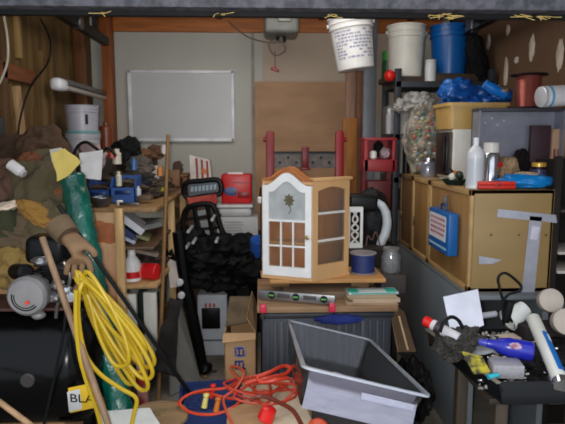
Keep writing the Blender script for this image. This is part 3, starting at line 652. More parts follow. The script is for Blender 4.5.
# ================================================================ FOREGROUND RIGHT: black tray of clutter
TZ = .72
t = thing('low_table', 'low wooden table under the black clutter tray at lower right', 'table', (1.2, 2.3, 0))
b = B(); box(b, (1.22, 2.3, .585), (.66, .52, .025), None, .003); link('tabletop', b, wood((52, 42, 34), 'x'), t, True)
for x in (.95, 1.5):
    for y in (2.08, 2.5): b = B(); box(b, (x, y, .286), (.05, .05, .572), None, .004); link('leg', b, wood((70, 58, 46), 'z'), t, True)
tl, tr_, tw = .79, 1.62, .0
t = thing('black_tray', 'wide black tray heaped with tools and tubes at lower right', 'tray', (1.2, 2.3, .598))
b = B(); slab(b, [(.83, 2.58, .605), (.92, 1.99, .605), (1.6, 1.99, .605), (1.6, 2.58, .605)], .012); link('base', b, BLACK, t, True)
b = B(); box(b, (.868, 2.29, .645), (.016, .62, .085), (0, -12, 8.6), .003); box(b, (1.61, 2.3, .645), (.016, .62, .085), (0, 12, 0), .003)
box(b, (1.26, 1.99, .645), (.70, .016, .085), (-12, 0, 0), .003); box(b, (1.22, 2.59, .645), (.80, .016, .085), (12, 0, 0), .003); link('rim', b, plastic((24, 24, 26), .3), t, True)
b = B(); box(b, (.852, 2.29, .688), (.02, .62, .008), (0, 0, 8.6), .002); link('rim_edge', b, mat((120, 116, 104), .5), t, True)
def hz(px, py, z=TZ): return H(px, py, z)
# dark hardware heap: stuff
b = B(); rp = random.Random(17)
lump(b, (1.24, 2.34, .635), (.66, .46, .14), 61, .2, 3, 5, flat=.6)
one('scrap_heap', 'loose heap of dark small hardware filling the black tray', 'scrap', b, mat((26, 24, 26), .5, .2, .5, 30, .8), kind='stuff')
b = B()
for k in range(320):
    x, y = rp.uniform(.86, 1.56), rp.uniform(2.06, 2.58); z = .695 - .35 * abs((y - 2.38)) ** 1.5 + rp.uniform(-.01, .012); s = rp.uniform(.006, .018)
    if rp.random() < .5: box(b, (x, y, z), (s * 1.5, s, s * .7), (rp.uniform(0, 90), rp.uniform(0, 90), rp.uniform(0, 180)), .001)
    else: cyl(b, (x, y, z), (x + rp.uniform(-.03, .03), y + rp.uniform(-.02, .02), z + rp.uniform(-.004, .01)), s * .35, seg=8)
one('screws_and_nuts', 'scattered metal screws and nuts on the dark heap in the tray', 'hardware', b, mat((190, 186, 180), .3, .5, .3, 20), kind='stuff')
b = B()
for k in range(80):
    x, y = rp.uniform(.86, 1.56), rp.uniform(2.06, 2.58); z = .695 - .35 * abs((y - 2.38)) ** 1.5; s = rp.uniform(.008, .02)
    box(b, (x, y, z), (s * 1.8, s, s * .6), (rp.uniform(0, 60), rp.uniform(0, 60), rp.uniform(0, 180)), .001)
one('plastic_bits', 'scattered pale plastic bits among the screws in the tray', 'scrap', b, mat((206, 196, 186), .5, 0, .3, 20), kind='stuff')
# white paper sheet
cs = [P(443, 297, 2.42), P(478, 289, 2.50), P(484, 325, 2.36), P(452, 340, 2.30)]
b = B(); drape(b, cs, .0012, 12, 12, .004, 6, 3); t = one('paper_sheet', 'white paper sheet propped at the left of the black tray', 'paper', b, plastic((222, 222, 234), .6))
b = B(); ps = [H(457, 348, .72), H(470, 340, .72)]
# dark shaggy cloth
g = P(459, 338, 2.3); b = B(); lump(b, (g.x, g.y, .725), (.2, .17, .12), 71, .3, 3, 5, (0, -8, 20), flat=.75)
one('shaggy_cloth', 'dark grey shaggy cloth at the left corner of the black tray', 'rag', b, mat((50, 46, 42), 1.0, 0, .5, 60, 1.0, 0, None, (84, 80, 74)))
b = B(); tube(b, [P(440, 332, 2.25), P(444, 322, 2.25), P(451, 317, 2.26), P(458, 320, 2.27), P(463, 328, 2.27)], .008, 8); one('black_strap', 'black looped strap arching over the shaggy cloth', 'strap', b, RUBBER)
# red capped spray can lying
p0, p1 = P(424, 320, 2.36), P(450, 334, 2.28)
t = thing('spray_can', 'white spray can with red cap lying on the tray corner', 'spray can', p0); Md = align((0, 0, 0), p1 - p0); ln = (p1 - p0).length
b = B(); lathe(b, [(0, .035), (.02, .035), (.024, .042), (.024, ln + .04), (0, ln + .04)], 24, Md); link('body', b, plastic((206, 200, 204), .35), t)
b = B(); lathe(b, [(0, 0), (.018, 0), (.0225, .004), (.023, .038), (0, .038)], 24, Md); link('cap', b, plastic((212, 28, 24), .25), t)
b = B(); lathe(b, [(.0245, .058), (.0248, .058), (.0248, .09), (.0245, .09)], 24, Md); link('label_band', b, plastic((60, 50, 56)), t)
# blue tube bottle
p0, p1 = P(486, 343, 2.2), P(533, 352, 2.14); Md = align((0, 0, 0), p1 - p0); ln = (p1 - p0).length
t = thing('blue_bottle', 'deep blue bottle with a pale label lying in the middle of the tray', 'bottle', p0)
b = B(); lathe(b, [(0, 0), (.014, 0), (.018, .004), (.02, .03), (.034, .06), (.04, .09), (.04, ln - .006), (.034, ln), (0, ln)], 26, Md); link('body', b, plastic((34, 40, 160), .25), t)
b = B(); lathe(b, [(0, -.03), (.012, -.03), (.014, -.026), (.016, .002), (0, .002)], 20, Md); link('cap', b, plastic((60, 66, 170)), t)
b = B(); lump(b, (Md @ V(0, 0, ln * .62)) + V(0, -.028, .018), (.07, .02, .03), 5, .2, 2, 3, (-30, 10, 0)); link('paper_label', b, mat((196, 176, 200), .5, 0, .3, 40, 0, 0, None, (150, 70, 90)), t)
# clear boxy container
q = P(508, 366, 2.08); t = thing('clear_box', 'small clear plastic box of grey parts in front of the blue bottle', 'box', (q.x, 2.1, .668), (0, 0, -8))
b = B(); box(b, (0, 0, .03), (.12, .09, .056), None, .006); link('box_body', b, clear((220, 215, 220), .2, .1, .45), t)
b = B(); lump(b, (0, 0, .025), (.1, .07, .044), 81, .2, 3, 3); link('grey_parts', b, mat((120, 112, 118), .6, .2, .3, 30), t)
# yellow packet
cs = [P(462, 352, 2.17), P(482, 357, 2.16), P(490, 373, 2.07), P(474, 374, 2.07)]
b = B(); drape(b, cs, .006, 10, 10, .006, 9, 4); t = one('yellow_packet', 'crumpled packet with yellow print left of the small clear box', 'packet', b, mat((70, 66, 60), .4, 0, .1, 26, 0, 0, None, (206, 190, 60)))
cs = [P(466, 346, 2.24), P(490, 342, 2.26), P(494, 352, 2.18), P(474, 356, 2.18)]
b = B(); drape(b, cs, .004, 10, 10, .01, 9, 8); one('cellophane_scrap', 'pale crumpled cellophane scrap between shaggy cloth and blue bottle', 'wrapper', b, mat((150, 150, 150), .3, 0, .3, 18))
b = B(); p0 = P(488, 377, 2.03); cyl(b, p0, p0 + V(.045, .01, 0.004), .011, .009, bev=.002); one('teal_plug', 'small teal plug on the front rim of the black tray', 'cap', b, plastic((40, 170, 186)))
# caulk tube
p0, p1 = P(533, 318, 2.32), P(560, 380, 2.0); Md = align((0, 0, 0), p1 - p0); ln = (p1 - p0).length
t = thing('caulk_tube', 'large white tube with blue label lying diagonally at the right', 'tube', p0)
b = B(); lathe(b, [(0, 0), (.026, 0), (.029, .004), (.029, ln), (0, ln)], 28, Md); link('body', b, plastic((216, 214, 206), .35), t)
b = B(); seg = 10; 
def arc_patch(b, Md, r, a0, a1, z0, z1, n=10):
    vs = []
    for k in range(n + 1):
        a = a0 + (a1 - a0) * k / n; vs.append([b.verts.new(Md @ V(rr_ * math.cos(a), rr_ * math.sin(a), z)) for rr_, z in ((r, z0), (r, z1), (r + .001, z1), (r + .001, z0))])
    for k in range(n):
        for j in range(4): b.faces.new((vs[k][j], vs[k][(j + 1) % 4], vs[k + 1][(j + 1) % 4], vs[k + 1][j]))
    for e in (0, -1): b.faces.new(vs[e])
    bmesh.ops.recalc_face_normals(b, faces=b.faces[:])
# blue half facing right/up
best = max(range(24), key=lambda k: (Md @ V(math.cos(k * math.pi / 12), math.sin(k * math.pi / 12), 0)).dot(V(.72, -.45, .55)))
ac = best * math.pi / 12
arc_patch(b, Md, .0292, ac - .85, ac + .85, ln * .32, ln * .92); link('blue_label', b, plastic((20, 104, 180), .3), t)
b = B(); arc_patch(b, Md, .0302, ac - .25, ac + .3, ln * .36, ln * .46, 5); link('white_mark', b, WHITE, t)
b = B(); lathe(b, [(0, ln), (.031, ln), (.032, ln + .006), (.032, ln + .03), (0, ln + .03)], 28, Md); link('end_cap', b, CHROME, t)
b = B(); lathe(b, [(0, -.03), (.004, -.03), (.01, 0), (0, 0)], 12, Md); link('nozzle', b, plastic((60, 120, 70)), t)
q = P(560, 392, 2.0); b = B(); cyl(b, (0, 0, 0), (0, 0, .035), .05, bev=.004); one('lidded_tin', 'round silver tin below the caulk tube at the right edge', 'tin', b, metal((170, 170, 176), .25), (q.x + .03, 2.05, .64))
# white cup and paper cups
q = P(521, 312, 2.5); t = thing('plastic_cup', 'white cup lying tipped against the duct taped cabinet', 'cup', (q.x - .06, 2.5, .76), (0, 62, 14))
b = B(); lathe(b, [(0, .1), (.036, .1), (.048, 0), (.051, 0), (.051, .004), (.039, .104), (0, .104)], 28, Matrix.Translation((0, 0, 0))); link('body', b, WHITE, t)
b = B(); lathe(b, [(.0475, .004), (.053, .004), (.053, -.004), (.0475, -.004)], 28); link('rim', b, WHITE, t)
for i, (px, py, r, lab) in enumerate([(548, 301, .052, 'beige paper filter disc standing beside the white cup'), (563, 322, .056, 'beige paper filter disc at the right edge beside the caulk tube')]):
    q = P(px, py, 2.5 - .12 * i); b = B(); lathe(b, [(0, 0), (r, 0), (r + .002, .004), (r + .002, .05), (r - .004, .054), (0, .056)], 28, Matrix.Rotation(R(70), 4, 'X')); one('paper_disc', lab, 'disc', b, mat((182, 170, 158), .8, 0, .1, 8), q, (0, 0, -10), group='beige round discs in the tray')
b = B(); q = P(540, 318, 2.47); box(b, (q.x, 2.45, .72), (.22, .1, .08), (0, 0, 5), .006); one('box', 'plain dark box under the beige discs at the back of the tray', 'box', b, mat((44, 38, 40), .8))
# black cable loop
b = B(); tube(b, [P(px, py, 2.42) for px, py in [(512, 322), (505, 306), (500, 290), (498, 278), (504, 273), (512, 277), (521, 286), (519, 291), (508, 295), (503, 304), (504, 325)]], .006, 8)
one('cable_loop', 'black cable standing up in a loop before the tape covered cabinet', 'cable', b, RUBBER)
b = B(); q = P(508, 312, 2.4); box(b, q, (.03, .03, .1), (0, 12, 0), .008); one('plug', 'black power plug at the base of the standing cable loop', 'plug', b, RUBBER)
b = B(); q = P(488, 316, 2.45); cyl(b, q + V(-.04, 0, 0), q + V(.04, 0, .01), .014, bev=.003); one('white_roll', 'small dull white roll right of the paper sheet', 'roll', b, plastic((160, 160, 166)))
b = B(); q = P(510, 338, 2.3); box(b, q, (.09, .05, .02), (10, 5, 25), .004); one('notched_block', 'small beige block among the hardware above the blue bottle', 'block', b, mat((190, 170, 150), .6))
# under the tray
b = B(); box(b, (0, 0, .14), (.12, .16, .28), None, .006); q = H(428, 424, .0); one('teal_bottle', 'teal plastic jug below the tray, partly behind the clear bin', 'jug', B() if False else b, plastic((20, 96, 104)), (.72, 2.3, 0))
b = B(); box(b, (0, 0, 0), (.012, .05, .5), None, .002); one('wooden_batten', 'narrow pale batten leaning beside the low table under the tray', 'batten', b, wood((196, 160, 110)), (.90, 1.97, .26), (0, -6, 0))
# dark debris between the tote and the bench
b = B(); lump(b, (0, 0, .15), (.2, .4, .32), 91, .25, 3, 4, flat=.9); one('bin_bag', 'dark bulging bin bag on the floor between tote and workbench', 'bag', b, mat((30, 27, 26), .5, 0, .3, 10, .5), (.88, 3.1, 0))
b = B(); p0, p1 = P(389, 305, 2.86), P(412, 352, 2.7); p2, p3 = P(408, 318, 2.95), P(394, 300, 3.1)
slab(b, [P(388, 300, 3.0), P(404, 312, 3.1), P(416, 352, 2.9), P(398, 352, 2.72)], .006); flap_ = one('cardboard_flap', 'brown cardboard flap leaning between the grey tote and the workbench', 'cardboard', b, mat((120, 94, 68), .85))
b = B(); cyl(b, P(399, 316, 2.72), P(408, 350, 2.66), .005, seg=8); link('torn_edge', b, mat((190, 160, 120), .8), flap_, True)

# ================================================================ CENTRE: tote, boards, level, books, curio
TY = 2.82; TTZ = P(330, 305, TY).z
q0, q1 = P(262, 310, TY), P(392, 310, TY); tx0, tx1 = q0.x, q1.x
t = thing('storage_tote', 'large dark grey ribbed storage tote supporting the display cabinet', 'tote', ((tx0 + tx1) / 2, TY + .27, 0)); Wt = tx1 - tx0; tot = mat((50, 53, 60), .5, 0, .15, 14, .05, 0, (4, 4, .6))
b = B(); hT = TTZ - .035; box(b, (0, 0, hT / 2), (Wt, .54, hT), None, .012, 2); link('body', b, tot, t)
b = B(); rp = random.Random(8); x = -Wt / 2 + .03
while x < Wt / 2 - .02: box(b, (x, -.273, hT * .48), (rp.choice((.008, .012, .02)), .012, hT * .9), None, .002); x += rp.uniform(.03, .055)
link('rib', b, mat((66, 70, 78), .45, 0, .1, 10), t); b = B(); box(b, (0, 0, hT - .02), (Wt + .02, .56, .028), None, .005); link('rim', b, mat((40, 42, 48), .5), t)
b = B(); box(b, (0, 0, 0), (Wt + .05, .6, .03), None, .003); t2 = one('wooden_board', 'wide wooden board lying on the dark grey tote', 'board', b, wood((150, 116, 84), 'x'), ((tx0 + tx1) / 2 + .0, TY + .27, TTZ - .015 + .0))
z1 = TTZ + .0005
for i, px in enumerate((263, 332)):
    q = P(px, 300, TY - .04); t = thing('clamp', ['small pink-red clamp at the left front corner of the wide board', 'small pink-red clamp at the middle of the front board edge'][i], 'clamp', (q.x, TY - .045, TTZ - .02), group='pink clamps on the board edge')
    b = B(); box(b, (0, 0, .02), (.034, .035, .045), None, .008, 3); link('jaw', b, plastic((206, 50, 76), .3), t)
    b = B(); cyl(b, (0, .01, -.05), (0, .01, 0), .006); link('screw', b, metal((120, 110, 110)), t)
# stack under the curio
b = B(); box(b, (0, 0, .02), (.42, .32, .04), None, .003); q = rest(320, 3.02, TTZ); one('game_box', 'flat worn brown box lying on the wide board behind the level', 'box', b, mat((120, 98, 76), .8), (q.x + .0, 3.08, TTZ + .0005), (0, 0, 4))
# level
pa, pb = P(259, 286, 2.93), P(335, 301, 2.80); t = thing('spirit_level', 'silver spirit level lying slanted across the board front', 'spirit level', ((pa + pb) / 2)); t.location.z = TTZ + .026
dv = pb - pa; ang_ = math.degrees(math.atan2(dv.y, dv.x)); t.rotation_euler = (0, 0, R(ang_)); Ll = dv.length
b = B(); box(b, (0, 0, .006), (Ll, .022, .05), None, .003); link('body', b, metal((150, 150, 150), .4), t)
for k in (-.32, .0, .36):
    b = B(); cyl(b, (k * Ll, -.013, .008), (k * Ll, .013, .008), .02, seg=20); v_ = link('vial_window', b, mat((30, 36, 34), .3), t)
    b = B(); cyl(b, (k * Ll - .014, -.0145, .008), (k * Ll + .014, -.0145, .008), .005, seg=10); link('vial', b, plastic((90, 150, 70), .15), v_)
for k in (-.16, .18): b = B(); box(b, (k * Ll, -.011, .01), (.07, .003, .022), None, .001); link('hand_slot', b, mat((70, 66, 66), .5), t)
# magazines and teal tube box
q = rest(372, 2.86, TTZ)
zz = TTZ + .0005; mags = [((168, 140, 112), .27, .2, .012, -4, 'thick tan board at the bottom of the right-hand stack'), ((190, 166, 140), .25, .2, .016, 3, 'pale tan magazine pile in the middle of the right-hand stack'), ((172, 150, 124), .26, .18, .014, -2, 'brownish magazine pile directly under the teal striped packet')]
for i, (c_, wx, wy, h_, rz, lab) in enumerate(mags):
    b = B()
    for k in range(3): box(b, (random.uniform(-.004, .004), random.uniform(-.004, .004), h_ * (k + .5) / 3), (wx, wy, h_ / 3 * .9), (0, 0, random.uniform(-2, 2)), .001)
    one('magazine_pile', lab, 'magazines', b, mat(c_, .8, 0, .1, 6), (q.x + .012 * (i % 2), 2.91, zz), (0, 0, rz), group='magazine piles on the board'); zz += h_
t = thing('striped_packet', 'flat white packet with teal stripes on top of the magazine piles', 'packet', (q.x + .005, 2.9, zz + .0), (0, 0, 2))
b = B(); box(b, (0, 0, .007), (.27, .1, .013), None, .004); link('body', b, plastic((190, 200, 198), .3), t)
for x in (-.105, .1):
    b = B(); box(b, (x, -.01, .0145), (.055, .075, .003), None, .001); link('teal_end', b, plastic((40, 160, 140)), t)
b = B(); box(b, (0, -.048, .008), (.24, .006, .006)); link('teal_stripe', b, plastic((60, 150, 140)), t)
# wooden shelf plank under curio, resting on blocks
PZ = P(300, 281, 2.93).z; q0, q1 = P(270, 281, 2.93), P(386, 281, 2.93)
for x_ in (q0.x + .06, q1.x - .12):
    b = B(); hB = PZ - .016 - TTZ - .041 if x_ < .3 else PZ - .016 - TTZ; z_ = TTZ + .041 if x_ < .3 else TTZ
    box(b, (0, 0, hB / 2), (.1, .16, max(hB, .01)), None, .003); one('wooden_block', ['wood block under the left end of the orange plank', 'wood block under the right end of the orange plank'][x_ > .3], 'block', b, wood((120, 90, 60), 'x'), (x_, 3.12, z_ + .0005), group='blocks under the plank')
b = B(); box(b, (0, 0, 0), (q1.x - q0.x, .3, .022), None, .004); one('wooden_plank', 'orange-brown plank under the white-doored display cabinet', 'plank', b, wood((190, 136, 78), 'x'), ((q0.x + q1.x) / 2, 3.08, PZ - .003))
PT = PZ + .0085
# curio display cabinet: front door faces slightly left, angled glass side at right
A = P(264, 270, 2.98); Bc = P(312, 277, 2.88); Dc = P(347, 277, 3.02)
cur = thing('display_cabinet', 'small wooden display cabinet with arched white door and angled glass side', 'display cabinet', (Bc.x, Bc.y, PT + .0005))
ax = V(A.x, A.y, 0); bx_ = V(Bc.x, Bc.y, 0); dx = V(Dc.x, Dc.y, 0)
hC = P(312, 181, 2.88).z - PT; hE = P(264, 181, 2.98).z - PT; hP = P(287, 172, 2.93).z - PT
wl = (bx_ - ax).length; wr = (dx - bx_).length
def basis(p, q_):   # local x from p to q_, z up, origin at p
    d = (q_ - p).normalized(); y = V(0, 0, 1).cross(d); return Matrix(((d.x, y.x, 0, p.x), (d.y, y.y, 0, p.y), (0, 0, 1, 0), (0, 0, 0, 1)))
off = Matrix.Translation((-Bc.x, -Bc.y, 0))
ML = off @ basis(ax, bx_); MR = off @ basis(bx_, dx)
lw = mat((206, 160, 108), .5, 0, .06, 3, 0, .1, (2, 2, .6)); dw = wood((176, 104, 46), 'x', .45)
nA = 24
def archz(u, z0, zp, flat_=.12):   # ogee arch
    s = abs(u - .5) * 2; 
    return z0 + (zp - z0) * (0.5 + 0.5 * math.cos(math.pi * min(1, s / (1 - flat_)))) 
# back panel, bottom, top
back = [V(*p) for p in ((ax.x, ax.y), (dx.x, dx.y))]
ctr = (ax + dx) / 2; nb = (basis(ax, dx) @ V(0, 1, 0)) - basis(ax, dx) @ V(0, 0, 0)
ab, db = ax + nb * .07, dx + nb * .07
def poly_plate(pts, z0, z1, m, name, par):
    b = B(); lo = [b.verts.new((p.x - Bc.x, p.y - Bc.y, z0)) for p in pts]; hi = [b.verts.new((p.x - Bc.x, p.y - Bc.y, z1)) for p in pts]
    b.faces.new(lo); b.faces.new(hi[::-1]); n = len(pts)
    for i in range(n): b.faces.new((lo[i], lo[(i + 1) % n], hi[(i + 1) % n], hi[i]))
    bmesh.ops.recalc_face_normals(b, faces=b.faces[:]); return link(name, b, m, par)
def grow(pts, k):
    c = sum(pts, V(0, 0, 0)) / len(pts); return [c + (p - c) * k for p in pts]
foot = [ax, bx_, dx, db, ab]
poly_plate(grow(foot, 1.06), 0, .02, lw, 'base', cur)
poly_plate(grow(foot, 1.0), hE - .014, hE, lw, 'top', cur)
for z in (hC * .36, hC * .66): poly_plate(grow(foot, .93), z, z + .01, plastic((214, 206, 196)), 'shelf', cur)
Mb = off @ basis(ab, db); b = B(); box(b, (((db - ab).length) / 2, -.004, hE / 2), ((db - ab).length, .008, hE), None, 0); b.transform(Mb); link('back_panel', b, wood((190, 134, 76), 'z'), cur)
for p0_, p1_ in ((ax, ab), (dx, db)):
    Ms = off @ basis(p0_, p1_); b = B(); box(b, ((p1_ - p0_).length / 2, 0, hE / 2), ((p1_ - p0_).length, .012, hE)); b.transform(Ms); link('side_panel', b, lw, cur)
# crown arch in brown wood behind the door top
out = [(wl * i / nA, archz(i / nA, hE + .002, hP + .012)) for i in range(nA + 1)]
poly = out + [(wl, hE - .03), (0, hE - .03)]
b = B(); prism(b, poly, .06, ML @ Matrix.Translation((0, .035, 0))); link('crown_arch', b, dw, cur)
b = B(); prism(b, [(x, z + .014) for x, z in out] + [(x, z) for x, z in out[::-1]], .085, ML @ Matrix.Translation((0, .025, 0))); link('crown_moulding', b, dw, cur)
# door
ft = .034; m_ = 5
o_l = [(.0, .022), (wl, .022)] + [(wl * (1 - i / nA), archz(1 - i / nA, hE - .02, hP - .004)) for i in range(nA + 1)]
i_l = [(ft, .022 + .05), (wl - ft, .072)] + [(ft + (wl - 2 * ft) * (1 - i / nA), archz(1 - i / nA, hE - .055, hP - .05)) for i in range(nA + 1)]
b = B(); frame_prism(b, o_l, i_l, .022, ML @ Matrix.Translation((0, -.008, 0))); door = link('door', b, plastic((232, 230, 228), .4), cur)
zm = hC * .60
b = B(); box(b, (wl / 2, -.008, zm), (wl - 2 * ft + .01, .014, .012)); box(b, (wl / 2, -.008, hC * .345), (wl - 2 * ft + .01, .014, .009))
for k in (1, 2): box(b, (ft + (wl - 2 * ft) * k / 3, -.008, (zm + .06) / 2), (.008, .014, zm - .06))
b.transform(ML); link('muntins', b, plastic((232, 230, 228), .4), door)
b = B(); box(b, (wl / 2, -.004, (zm + .065) / 2), (wl - 2 * ft, .002, zm - .06)); b.transform(ML); link('lower_pane', b, clear((240, 220, 190), .2, .1, .06), door)
b = B(); inner = [(x, z) for x, z in i_l if z > zm] ; inner = [(ft, zm)] + [(wl - ft, zm)] + inner; prism(b, inner, .003, ML @ Matrix.Translation((0, -.004, 0))); link('frosted_pane', b, mat((170, 172, 172), .4, 0, .12, 14), door)
b = B(); cxx, czz = wl / 2 + .01, zm + (hP - zm) * .42
for k in range(8):
    a = k * math.pi / 4; lump(b, (cxx + .016 * math.cos(a), -.007, czz + .02 * math.sin(a)), (.028, .004, .015), k, .15, 1.5, 2, (0, -math.degrees(a), 0))
lump(b, (cxx, -.009, czz), (.016, .006, .016), 3, .1, 1, 2); tube(b, [(cxx, -.007, czz - .02), (cxx + .01, -.007, czz - .05), (cxx - .004, -.007, czz - .07)], .002, 6); b.transform(ML); link('etched_flower', b, mat((96, 88, 60), .5), door)
b = B()
for z in (.1, hC * .8): box(b, (-.004, -.01, z), (.01, .016, .035), None, .002)
b.transform(ML); link('hinge', b, metal((150, 130, 90), .4), door)
b = B(); lathe(b, [(0, 0), (.008, 0), (.008, .01), (.012, .018), (0, .022)], 14, ML @ Matrix.Translation((wl - ft / 2, -.018, hC * .45)) @ Matrix.Rotation(R(90), 4, 'X')); link('knob', b, metal((160, 140, 90), .35), door)
# angled glass side
o_r = [(.0, .02), (wr, .02), (wr, hC), (0, hC)]; ir0, ir1 = .03, wr - .028
b = B(); ia = [(ir0 + (ir1 - ir0) * (1 - i / 10), hC - .055 + .02 * math.sin(math.pi * i / 10)) for i in range(11)]
oa = [(wr * (1 - i / 10), hC) for i in range(11)]
frame_prism(b, [(0, .02), (wr, .02)] + oa, [(ir0, .085), (ir1, .085)] + ia, .02, MR); fr_ = link('side_frame', b, lw, cur)
b = B(); box(b, ((ir0 + ir1) / 2, 0, (hC + .03) / 2), (ir1 - ir0, .002, hC - .1)); b.transform(MR); link('side_glass', b, clear((236, 220, 200), .2, .06, .08), fr_)
b = B()
for z in (hC * .40, hC * .675): box(b, ((ir0 + ir1) / 2, -.002, z), (ir1 - ir0, .012, .012))
b.transform(MR); link('shelf_edge', b, plastic((216, 208, 204)), fr_)
b = B(); box(b, (wr / 2, -.002, hC + .006), (wr + .016, .05, .016), None, .004); b.transform(MR); link('cornice', b, lw, cur)
# glass jar + blue spool + helmet-like black bag, white hose
q = rest(363, 3.1, PT); ts = thing('wire_spool', 'spool of blue cord with pale flanges beside the display cabinet', 'spool', (P(363, 262, 3.08).x, 3.08, PT + .0005)); hs = .115
for z in (0, hs - .007): b = B(); lathe(b, [(0, z), (.074, z), (.076, z + .0035), (.074, z + .007), (0, z + .007)], 30); link('flange', b, plastic((140, 132, 134), .4), ts)
b = B(); lathe(b, [(0, .007)] + [(.066 + .0012 * (k % 2), .007 + (hs - .014) * k / 24) for k in range(25)] + [(0, hs - .007)], 30); link('blue_winding', b, plastic((26, 44, 100), .5), ts)
# low shelf right: stack for the jar
b = B(); box(b, (0, 0, .05), (.14, .2, .1), None, .004); q = rest(386, 3.12, TTZ); one('box', 'small dark box under the clear jar beside the blue cord spool', 'box', b, mat((60, 54, 50), .8), (q.x + .02, 3.12, TTZ + .0005))
t = thing('glass_jar', 'empty clear jar between the blue cord spool and the workbench', 'jar', (q.x + .025, 3.12, TTZ + .1015))
b = B(); lathe(b, [(0, 0), (.05, 0), (.056, .01), (.056, .09), (.045, .115), (.045, .13), (.042, .13), (.042, .113), (.052, .088), (.052, .012), (0, .008)], 26); link('glass_body', b, clear((200, 200, 200), .2, .05, .25), t)
b = B(); lathe(b, [(0, .128), (.047, .128), (.047, .142), (0, .143)], 26); link('lid', b, plastic((110, 106, 104)), t)
# white fretwork frame
Yw = 3.3; q0, q1 = P(347, 248, Yw), P(363, 207, Yw); W_, H_ = q1.x - q0.x, q1.z - q0.z
b = B(); box(b, (0, 0, .07), (.3, .22, max(q0.z - TTZ - .001, .05)), None, .004); b2 = b
hh = q0.z - TTZ
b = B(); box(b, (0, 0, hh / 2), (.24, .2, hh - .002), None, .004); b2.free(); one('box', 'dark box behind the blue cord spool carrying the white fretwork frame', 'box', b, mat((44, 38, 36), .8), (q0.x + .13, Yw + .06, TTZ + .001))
t = thing('fretwork_frame', 'small white fretwork frame standing right of the display cabinet', 'frame', ((q0.x + q1.x) / 2, Yw, q0.z + .001))
b = B(); frame_prism(b, [(-W_ / 2, 0), (W_ / 2, 0), (W_ / 2, H_), (-W_ / 2, H_)], [(-W_ / 2 + .016, .03), (W_ / 2 - .016, .03), (W_ / 2 - .016, H_ - .03), (-W_ / 2 + .016, H_ - .03)], .016); link('border', b, WHITE, t)
b = B(); tube(b, [(-.02, 0, .03), (.02, 0, .08), (-.02, 0, .12), (.015, 0, .17), (-.01, 0, H_ - .03)], .007, 8); tube(b, [(.02, 0, .03), (-.02, 0, .08), (.02, 0, .12), (-.015, 0, .17), (.01, 0, H_ - .03)], .006, 8); link('fretwork', b, plastic((206, 204, 200)), t)
b = B(); q = P(370, 220, 3.55); lump(b, (q.x, 3.55, q.z), (.24, .3, .4), 101, .12, 2, 4); one('black_bag', 'bulky black bag inside the curve of the white hose', 'bag', b, mat((22, 23, 24), .55, 0, .2, 8, .3))
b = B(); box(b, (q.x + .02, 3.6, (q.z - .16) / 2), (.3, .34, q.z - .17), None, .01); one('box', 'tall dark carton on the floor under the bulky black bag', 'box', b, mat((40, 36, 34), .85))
b = B(); q = P(360, 201, 3.5); box(b, (q.x, 3.42, q.z), (.18, .1, .1), (0, 4, 0), .02, 3); one('black_case', 'small black case resting on the bulky black bag', 'case', b, BLACK)
Yh = 3.4; b = B(); tube(b, [P(px, py, Yh) for px, py in [(371, 203), (376, 202), (382, 206), (386, 214), (387, 224), (385, 234), (381, 243), (380, 250)]], [.018, .022, .025, .027, .028, .028, .027, .024], 14)
one('white_hose', 'thick white hose bending in an S beside the bulky black bag', 'hose', b, mat((196, 202, 206), .35, 0, .05))
b = B(); tube(b, [P(px, py, 3.22) for px, py in [(366, 246), (368, 236), (372, 240), (376, 232), (380, 246)]], .004, 6); one('wire', 'tangled thin reddish wire above the blue cord spool', 'cable', b, mat((90, 60, 50), .6))
# post lamp left of curio
q = P(262, 200, 3.5); t = thing('rod_lamp', 'thin black rod with a small bright white head left of the display cabinet', 'lamp', (q.x, 3.5, 0))
b = B(); cyl(b, (0, 0, .02), (0, 0, q.z - .02), .012); cyl(b, (0, 0, q.z + .02), (0, 0, q.z + .08), .018, .012); link('pole', b, BLACK, t)
b = B(); cyl(b, (0, 0, 0), (0, 0, .02), .1, bev=.004); link('base', b, BLACK, t)
b = B(); cyl(b, (0, 0, q.z - .022), (0, 0, q.z + .022), .03, bev=.008); link('lamp_head', b, plastic((235, 235, 235), .2), t)
b = B(); q = P(259, 247, 3.6); lump(b, (q.x, 3.62, q.z), (.11, .1, .15), 104, .25, 2, 3); one('blue_cloth', 'small royal blue cloth at the left edge of the display cabinet', 'cloth', b, cloth((20, 70, 150)))
# ================================================================ BACK LEFT-CENTRE
t = thing('drawer_unit', 'low black drawer unit under the white boxes at the back', 'drawers', (-.17, 4.75, 0))
b = B(); box(b, (0, 0, .39), (.5, .45, .78), None, .006); link('body', b, mat((22, 21, 22), .6), t)
for k in range(3):
    b = B(); box(b, (0, -.23, .14 + .25 * k), (.46, .012, .22), None, .004); d = link('drawer', b, mat((30, 29, 30), .5), t)
    b = B(); box(b, (0, -.245, .14 + .25 * k), (.12, .02, .016), None, .004); link('handle', b, BLACK, d)
zb0 = P(236, 238, 4.55).z; zb1 = P(236, 218, 4.55).z; zb2 = P(236, 205, 4.6).z; zb3 = P(236, 175, 4.6).z
b = B(); box(b, (0, 0, (zb0 - .782) / 2), (.48, .42, zb0 - .783), None, .004); one('box', 'black box on the drawer unit under the lowest white box', 'box', b, mat((26, 24, 25), .7), (-.17, 4.75, .782))
def X(px, Y, z=1.1): return rest(px, Y, z).x
t = thing('carton', 'wide white carton with faint print, lower of the two behind the black frame', 'carton', ((X(214, 4.6) + X(258, 4.6)) / 2, 4.75, zb0)); W_ = X(258, 4.6) - X(214, 4.6)
b = B(); box(b, (0, 0, (zb1 - zb0) / 2), (W_, .34, zb1 - zb0 - .001), None, .006); link('body', b, mat((192, 192, 192), .6, 0, .03), t)
b = B()
